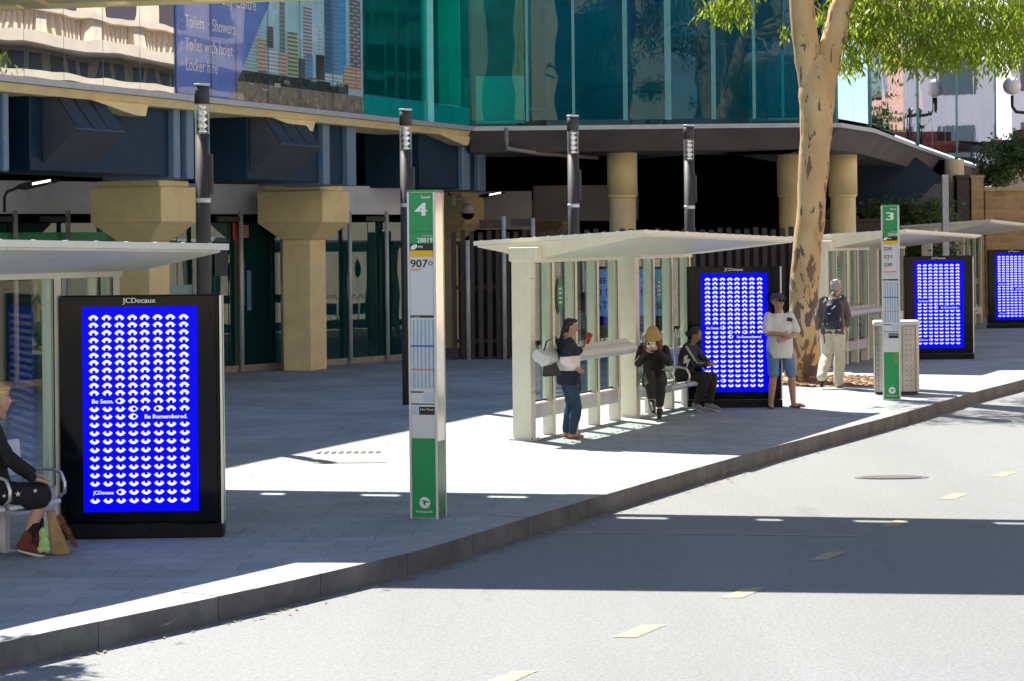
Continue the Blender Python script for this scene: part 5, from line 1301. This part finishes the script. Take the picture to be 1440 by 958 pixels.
B,M,g,J=person('woman in navy and white striped jumper and jeans holding a red phone up',(pB.x,pB.y,0),R(-80),.93,J,sk2,hB,
 dict(name='jumper',m=navyk,mats=[navyk,whitek],zone=zB,sleeve=1.62,g=.038,hem=-.10),dict(name='jeans',m=jeans,len=1.9,g=.010),dict(kind='sandal',m=mat('brown_sandal',(.28,.12,.08),.6)),
 dict(yaw=R(-4),pitch=R(-3),headk=.97,handL=((.1,.35,.9),(.3,.7,-.2),.9),handR=((-.5,.7,-.3),(-.8,-.2,.2),.5),belly=.02))
def place_in(t,loc,rz,p): return Vector(loc)+Matrix.Rotation(rz,3,'Z')@Vector(p)
base=Vector((pB.x,pB.y,0))
pp=place_in(B,base,R(-80),(-.075,.285,1.285)); ph=thing('phone','red phone held up to the face of the standing woman','phone',pp,R(-25))
bm=new(); box(bm,-.038,.038,-.006,.006,-.075,.075,Matrix.Rotation(R(25),4,'Y')); link('case',bm,mat('red_case',(.45,.02,.02),.35),ph,bevel=.005)
bm=new(); box(bm,-.034,.034,.0062,.0065,-.07,.07,Matrix.Rotation(R(25),4,'Y')); link('glass',bm,blackgloss,ph)
pp=place_in(B,base,R(-80),(.24,-.27,.93)); hb=thing('handbag','black handbag hanging behind the elbow of the standing woman','bag',pp,R(-80))
bm=new(); hexa(bm,[(-.05,-.11,-.11),(.05,-.11,-.11),(.05,.14,-.10),(-.05,.14,-.10),(-.03,-.09,.12),(.03,-.09,.12),(.03,.06,.08),(-.03,.06,.08)]); link('body',bm,mat('black_leather',(.015,.016,.02),.3),hb,bevel=.02)
bm=new(); tube(bm,[(0,-.12,.12),(-.03,-.05,.34),(-.07,.08,.40),(-.04,.12,.10)],.010); link('strap',bm,blackp,hb)

# --- bench sitters (middle shelter)
def bp(u_,v_): uu,vv=uv(A25); return O2+uu*u_+vv*v_
pC=bp(3.82,.34)
J=dict(hipL=(-.085,0,.52),hipR=(.085,0,.52),knL=(-.12,.40,.56),knR=(.02,.44,.64),anL=(-.12,.46,.13),anR=(-.10,.62,.30),toeL=(-.13,.60,.06),toeR=(-.16,.76,.20),
 shL=(-.17,.06,.985),shR=(.17,.06,.985),elL=(-.24,.26,.80),elR=(.20,.27,.79),wrL=(-.08,.36,.98),wrR=(.07,.36,.95),head=(0,.16,1.16))
J['anR']=Vector((-.02,.60,.26)); J['toeR']=Vector((-.06,.74,.15))
tracks=mat('black_tracksuit',(.010,.010,.012),.7,var=.2,scale=20)
hat=mat('straw_hat',(.50,.33,.13),.85,var=.2,scale=60,bump=.5,bscale=150)
def hC(t,M,g,k):
    bm=new(); ball(bm,g(0,-.02,.03),(.083*k,.092*k,.09*k),M)
    for s in (-1,1): cap(bm,g(s*.075,.0,.0),g(s*.12,.02,-.20),.03*k,.035*k)
    vpart('hair',bm,hairm('auburn_hair',(.26,.10,.035)),t,.010,2,disp=(.012,.03))
    bm=new(); secs=[]
    R3=M
    for z,r_ in ((.155,.02),(.15,.05),(.13,.075),(.085,.092),(.04,.105),(.0,.135),(-.012,.150)): secs.append((g(0,-.01,z),R3@Vector((r_*k,0,0)),R3@Vector((0,r_*1.05*k,0))))
    loft(bm,secs,n=28); vpart('bucket_hat',bm,hat,t,.007,2)
def person_stripes(t,J,s,name='sleeve_stripes'):
    a,b_,c_=J['sh'+s],J['el'+s],J['wr'+s]; bm=new()
    for o_ in (-.014,.0,.014):
        out=Vector((-1 if s=='L' else 1,.35,.2)).normalized()*.064
        tube(bm,[a+out+Vector((0,o_,.0)),a.lerp(b_,.5)+out+Vector((0,o_,.0)),b_+out*.9+Vector((0,o_,0)),b_.lerp(c_,.6)+out*.75+Vector((0,o_,.01))],.0045,n=5)
    link(name,bm,mat('stripe_white',(.7,.7,.72),.7),t)
rzC=R(180)+R(-10)
Cp,M,g,Jc=person('seated person in a straw bucket hat and black tracksuit holding a white phone',(pC.x,pC.y,0),rzC,.96,J,sk1,hC,
 dict(name='jacket',m=tracks,sleeve=1.9,g=.024,hem=-.08),dict(name='trousers',m=tracks,len=1.80,g=.016),dict(kind='shoe',m=mat('black_shoe',(.012,.014,.018),.5)),
 dict(yaw=R(5),pitch=R(-22),handL=((.55,.25,.8),(.2,.6,-.2),.8),handR=((-.6,.25,.7),(-.2,.6,-.2),.8)))
person_stripes(Cp,Jc,'R')
pp=place_in(Cp,pC,rzC,(0,.41,1.06)); ph=thing('phone','white phone held by the person in the straw hat','phone',(pp.x,pp.y,pp.z),rzC)
bm=new(); box(bm,-.06,.06,-.005,.005,-.04,.04,Matrix.Rotation(R(10),4,'X')); link('case',bm,mat('white_case',(.75,.74,.72),.3),ph,bevel=.004)
bm=new(); box(bm,.02,.05,.0052,.0075,-.005,.03,Matrix.Rotation(R(10),4,'X')); link('lens',bm,blackp,ph)
pD=bp(4.95,.36)
J=dict(hipL=(-.085,0,.50),hipR=(.085,0,.50),knL=(-.11,.42,.50),knR=(.11,.40,.52),anL=(-.08,.36,.09),anR=(.11,.22,.10),toeL=(-.09,.52,.04),toeR=(.13,.36,.03),
 shL=(-.17,.10,.96),shR=(.17,.10,.96),elL=(-.22,.28,.72),elR=(.24,.28,.72),wrL=(-.07,.38,.70),wrR=(.08,.38,.70),head=(0,.20,1.13))
def hD(t,M,g,k):
    bm=new(); ball(bm,g(0,-.025,.035),(.084*k,.094*k,.09*k),M); ball(bm,g(0,-.125,-.03),(.055*k,.05*k,.045*k),M); ball(bm,g(0,-.08,0),(.06*k,.06*k,.05*k),M)
    vpart('hair',bm,blackhair,t,.010,2,disp=(.010,.03))
rzD=R(-112)
Dp_,M,g,Jd=person('seated person in black tracksuit with tied black hair looking down to the right',(pD.x,pD.y,0),rzD,.94,J,sk3,hD,
 dict(name='jacket',m=mat('dark_tracksuit',(.012,.013,.017),.6,var=.2,scale=20),sleeve=1.9,g=.026,hem=-.08,collar=True),dict(name='trousers',m=tracks,len=1.85,g=.018),dict(kind='shoe',m=mat('grey_trainer',(.20,.21,.24),.6),sole=mat('pale_sole',(.55,.55,.56),.6)),
 dict(yaw=R(0),pitch=R(-20),handL=((.3,.7,.1),(.5,0,-.6),.8),handR=((-.3,.7,.1),(-.5,0,-.6),.8)))
person_stripes(Dp_,Jd,'R')
bm=new(); c=Jd['shR'].lerp(Jd['elR'],.9)+Vector((.05,-.10,-.02)); poly(bm,[c+Vector((.03,a,b_)) for a,b_ in ((-.05,.10),(.01,.13),(.0,.06),(.05,.07),(-.02,-.09),(-.01,.01),(-.06,.0))]); link('flash_print',bm,mat('stripe_white',(.7,.7,.72)),Dp_)

# --- man leaning at the screen, arms crossed
pE=P(1098,574.5)
J=dict(hipL=(-.10,-.02,.90),hipR=(.10,-.02,.90),knL=(-.17,.02,.49),knR=(.12,.03,.49),anL=(-.20,.0,.065),anR=(.15,-.02,.065),toeL=(-.34,.10,.03),toeR=(.18,.14,.03),
 shL=(-.172,-.03,1.385),shR=(.172,-.03,1.385),elL=(-.235,.08,1.13),elR=(.235,.08,1.13),wrL=(-.03,.20,1.05),wrR=(.03,.23,1.12),head=(.04,.03,1.60))
shm=mat('white_shirt',(.66,.70,.72),.8,var=.06,scale=12)
def hE(t,M,g,k):
    bm=new(); ball(bm,g(0,-.03,.02),(.079*k,.088*k,.075*k),M); vpart('hair',bm,hairm('grey_stubble',(.10,.09,.08)),t,.010,2)
    bm=new()
    loft(bm,[(g(0,-.01,.035),M@Vector((.084*k,0,0)),M@Vector((0,.100*k,0))),(g(0,-.012,.075),M@Vector((.082*k,0,0)),M@Vector((0,.096*k,0))),(g(0,-.015,.105),M@Vector((.065*k,0,0)),M@Vector((0,.076*k,0))),(g(0,-.015,.12),M@Vector((.03*k,0,0)),M@Vector((0,.035*k,0)))],n=24)
    loft(bm,[(g(0,.095,.038),M@Vector((.07*k,0,0)),M@Vector((0,.060*k,.0))),(g(0,.097,.050),M@Vector((.066*k,0,0)),M@Vector((0,.055*k,.0)))],n=20)
    vpart('cap',bm,mat('charcoal_cap',(.05,.055,.065),.8),t,.008,2)
    bm=new()
    for s in (-1,1): ball(bm,g(s*.032,.092,.012),(.028*k,.012*k,.019*k),M,n=8); cap(bm,g(s*.058,.078,.016),g(s*.082,-.01,.010),.005,.005,n=6)
    cap(bm,g(-.01,.096,.016),g(.01,.096,.016),.005,.005,n=6); link('sunglasses',bm,blackgloss,t)
E,M,g,Je=person('man in cap, sunglasses, white shirt and blue shorts standing with folded arms',(pE.x,pE.y,0),R(180)+R(12),1.03,J,sk2,hE,
 dict(name='shirt',m=shm,sleeve=.80,g=.030,hem=-.15,collar=True),dict(name='shorts',m=mat('blue_shorts',(.12,.24,.42),.8,var=.1),len=.9,g=.012),dict(kind='sandal',m=mat('dark_flip_flop',(.03,.02,.02),.6)),
 dict(yaw=R(18),pitch=R(2),nofeat=True,belly=.035,headk=1.08,handL=((.9,.15,-.1),(0,-.5,-.2),.9),handR=((-.9,.1,-.3),(0,-1,0),.6)))
bm=new(); box(bm,-.045,.045,0,.012,-.03,.03,Matrix.Translation((-.095,.165,1.335))@Matrix.Rotation(R(-12),4,'Y')); link('pocket_glasses',bm,blackp,E,bevel=.006)
bm=new(); 
for z in (1.30,1.22,1.14): ball(bm,(0,.185,z),(.006,.004,.006),n=5)
link('button',bm,mat('button_grey',(.4,.42,.45),.5),E)

# --- man walking away with a backpack
pF=P(1172,546)
J=dict(hipL=(-.095,0,.98),hipR=(.095,0,.98),knL=(-.12,.02,.53),knR=(.10,.12,.54),anL=(-.20,-.22,.12),anR=(.08,.10,.075),toeL=(-.19,-.10,.03),toeR=(.08,.26,.03),
 shL=(-.175,.06,1.49),shR=(.175,.06,1.49),elL=(-.23,.02,1.22),elR=(.24,.10,1.22),wrL=(-.27,.12,.99),wrR=(.22,.30,1.04),head=(.06,.15,1.70))
J['knL']=Vector((-.11,.03,.54)); J['anL']=Vector((-.17,-.32,.20)); J['toeL']=Vector((-.17,-.25,.06)); J['anR']=Vector((.07,.14,.075)); J['toeR']=Vector((.07,.30,.03))
def hF(t,M,g,k):
    bm=new(); ball(bm,g(0,-.028,.035),(.085*k,.095*k,.092*k),M); ball(bm,g(0,-.075,-.03),(.06*k,.04*k,.05*k),M)
    for i in range(30): a=random.uniform(0,6.28); ball(bm,g(.066*math.cos(a),-.03+.066*math.sin(a),.05+random.uniform(-.06,.05)),.024*k,n=5)
    vpart('hair',bm,hairm('grey_hair',(.42,.38,.33)),t,.009,1,disp=(.014,.02))
jk=mat('taupe_jacket',(.13,.11,.10),.85,var=.15,scale=15); ch=mat('cream_chinos',(.62,.56,.44),.85,var=.06,scale=10)
Fp,M,g,Jf=person('grey haired man in brown jacket and cream trousers walking away with a backpack',(pF.x,pF.y,0),R(-14),1.06,J,sk1,hF,
 dict(name='jacket',m=jk,sleeve=1.85,g=.030,hem=-.08,collar=True),dict(name='trousers',m=ch,len=1.97,g=.026,flare=1.3),dict(kind='shoe',m=mat('black_shoe',(.012,.014,.018))),
 dict(yaw=R(-20),pitch=R(-4),nofeat=False,handL=((0,.3,-.9),(.9,0,0),.7),handR=((-.1,.6,-.5),(-.9,0,0),.7)))
bb0=place_in(Fp,(pF.x,pF.y,0),R(-14),(.03,-.14,1.0)); bk=thing('backpack','navy backpack worn by the grey haired walking man','backpack',bb0,R(-14))
bpm=mat('navy_nylon',(.012,.014,.03),.5,var=.3,scale=12)
bm=new(); loft(bm,[((0,0,.0),(.13,0,0),(0,.07,0)),((0,-.02,.05),(.17,0,0),(0,.11,0)),((0,-.02,.22),(.165,0,0),(0,.12,0)),((0,.0,.40),(.14,0,0),(0,.10,0)),((0,.03,.52),(.09,0,0),(0,.06,0))])
vpart('bag_body',bm,bpm,bk,.012,3,disp=(.02,.08))
bm=new(); loft(bm,[((0,-.12,.05),(.11,0,0),(0,.05,0)),((0,-.13,.15),(.12,0,0),(0,.05,0)),((0,-.12,.27),(.09,0,0),(0,.035,0))]); vpart('front_pocket',bm,bpm,bk,.010,2)
for s_ in (-1,1): bm=new(); tube(bm,[(s_*.09,.02,.48),(s_*.13,.08,.55),(s_*.15,.18,.56),(s_*.16,.26,.50)],.02,n=6); link('shoulder_strap',bm,bpm,bk)
bm=new(); tube(bm,[(-.15,0,.06),(-.17,.0,-.08),(-.15,-.02,-.24)],.010,n=5); link('dangling_strap',bm,bpm,bk)
bm=new(); tube(bm,[(.05,-.10,.02),(.05,-.11,-.07)],.012,n=5); link('zip_pull',bm,bpm,bk)
for a,b_ in (((-.02,.34),(.05,.40)),((-.10,.10),(-.05,.06)),((.12,.14),(.13,.2))):
    bm=new(); tube(bm,[(a[0],-.155,a[1]),(b_[0],-.150,b_[1])],.008,n=5); link('zip_tape',bm,mat('grey_zip',(.4,.42,.48),.5),bk)

# --- blonde woman seated at the left edge, feet and knees in view
pA=Vector((-4.285,17.62,0))
rzA=R(-72)
J=dict(hipL=(-.09,0,.52),hipR=(.09,0,.52),knL=(-.09,.39,.47),knR=(.06,.40,.50),anL=(-.10,.30,.09),anR=(.05,.22,.09),toeL=(-.12,.43,.04),toeR=(.05,.36,.04),
 shL=(-.165,-.04,1.09),shR=(.165,-.04,1.09),elL=(-.22,.10,.83),elR=(.24,.10,.82),wrL=(-.02,.31,.67),wrR=(.12,.30,.65),head=(0,.04,1.31))
def hA(t,M,g,k):
    bm=new(); ball(bm,g(0,-.022,.045),(.088*k,.100*k,.092*k),M); ball(bm,g(0,.045,.085),(.06*k,.05*k,.03*k),M)
    for s in (-1,1): cap(bm,g(s*.080,-.015,.03),g(s*.08,-.01,-.16),.032*k,.03*k)
    cap(bm,g(0,-.09,0),g(0,-.09,-.16),.05*k,.05*k); vpart('hair',bm,hairm('blonde_hair',(.60,.43,.20)),t,.010,2,disp=(.012,.03))
bk2=mat('black_cotton',(.010,.010,.011),.85,var=.2,scale=20)
A_,M,g,Ja=person('blonde woman in black starred shorts and maroon high top shoes, cut off at the left',pA,rzA,.97,J,sk1,hA,
 dict(name='top',m=bk2,sleeve=1.9,g=.02,hem=-.08),dict(name='shorts',m=bk2,len=.84,g=.026),dict(kind='shoe',m=mat('maroon_canvas',(.17,.035,.025),.8),sole=mat('white_rubber',(.7,.68,.66),.5),high=.14),
 dict(yaw=R(-22),pitch=R(2),handL=((.4,.8,-.2),(0,0,-1),.4),handR=((-.2,.9,-.3),(0,0,-1),.4)))
for s in 'LR':
    bm=new(); d_=(Ja['kn'+s]-Ja['an'+s]).normalized(); cap(bm,Ja['an'+s]+d_*.10,Ja['an'+s]+d_*.20,.046,.050); vpart('sock',bm,mat('black_sock',(.012,.012,.012),.9),A_,.009,1)
def star(bm,c,r,xa,ya):
    poly(bm,[c+xa*(r if i%2==0 else r*.42)*math.sin(i*math.pi/5)+ya*(r if i%2==0 else r*.42)*math.cos(i*math.pi/5) for i in range(10)])
for y,z,r_ in ((.16,.54,.026),(.30,.56,.02),(.05,.53,.018)):
    bm=new(); star(bm,Vector((.205,y,z)),r_,Vector((0,1,0)),Vector((0,0,1)))
    link('star_print',bm,mat('star_white',(.75,.75,.72),.7),A_,recalc=False)
# tan paper-look bag with fur trim and green plush at her feet
pb=P(84,781); bg_=thing('shoulder_bag','tan shoulder bag with brown fur trim standing by maroon shoes','bag',(pb.x,pb.y+.03,0),R(10))
bm=new(); hexa(bm,[(-.08,-.05,.0),(.09,-.05,.0),(.09,.07,0),(-.08,.07,0),(-.11,-.03,.38),(-.04,-.03,.36),(-.04,.03,.36),(-.11,.03,.38)]); link('body',bm,mat('tan_suede',(.42,.26,.12),.8,var=.2,scale=14,bump=.3),bg_,bevel=.03)
lv2=Leaves()
for i in range(900):
    tt=random.random(); p=Vector((-.02+.13*(1-tt)+random.gauss(0,.008),random.uniform(-.05,.07),.06+.26*tt)); lv2.leaf(p,Vector((random.uniform(.2,1),random.uniform(-1,1),random.uniform(-.6,.6))),.035,.003)
me=bpy.data.meshes.new('fur_trim'); me.from_pydata([tuple(v_) for v_ in lv2.v],[],lv2.f); me.materials.append(mat('brown_fur',(.26,.12,.05),.9)); o=bpy.data.objects.new('fur_trim',me); C.objects.link(o); o.parent=bg_
pt=P(64,786); tg=thing('plush_charm','small pale green plush hanging on the tan shoulder bag','toy',(pt.x,pt.y-.08,.12),0)
bm=new(); ball(bm,(0,0,.10),(.035,.03,.05)); ball(bm,(.01,0,.02),(.045,.035,.05)); ball(bm,(.03,0,-.03),(.03,.03,.03)); ball(bm,(-.02,0,-.03),(.028,.03,.03))
vpart('body',bm,mat('pale_green_plush',(.40,.62,.22),.9,bump=.4),tg,.008,2)
bm=new(); tube(bm,[(0,.0,.14),(.0,.02,.20)],.006); link('strap',bm,blackp,tg)
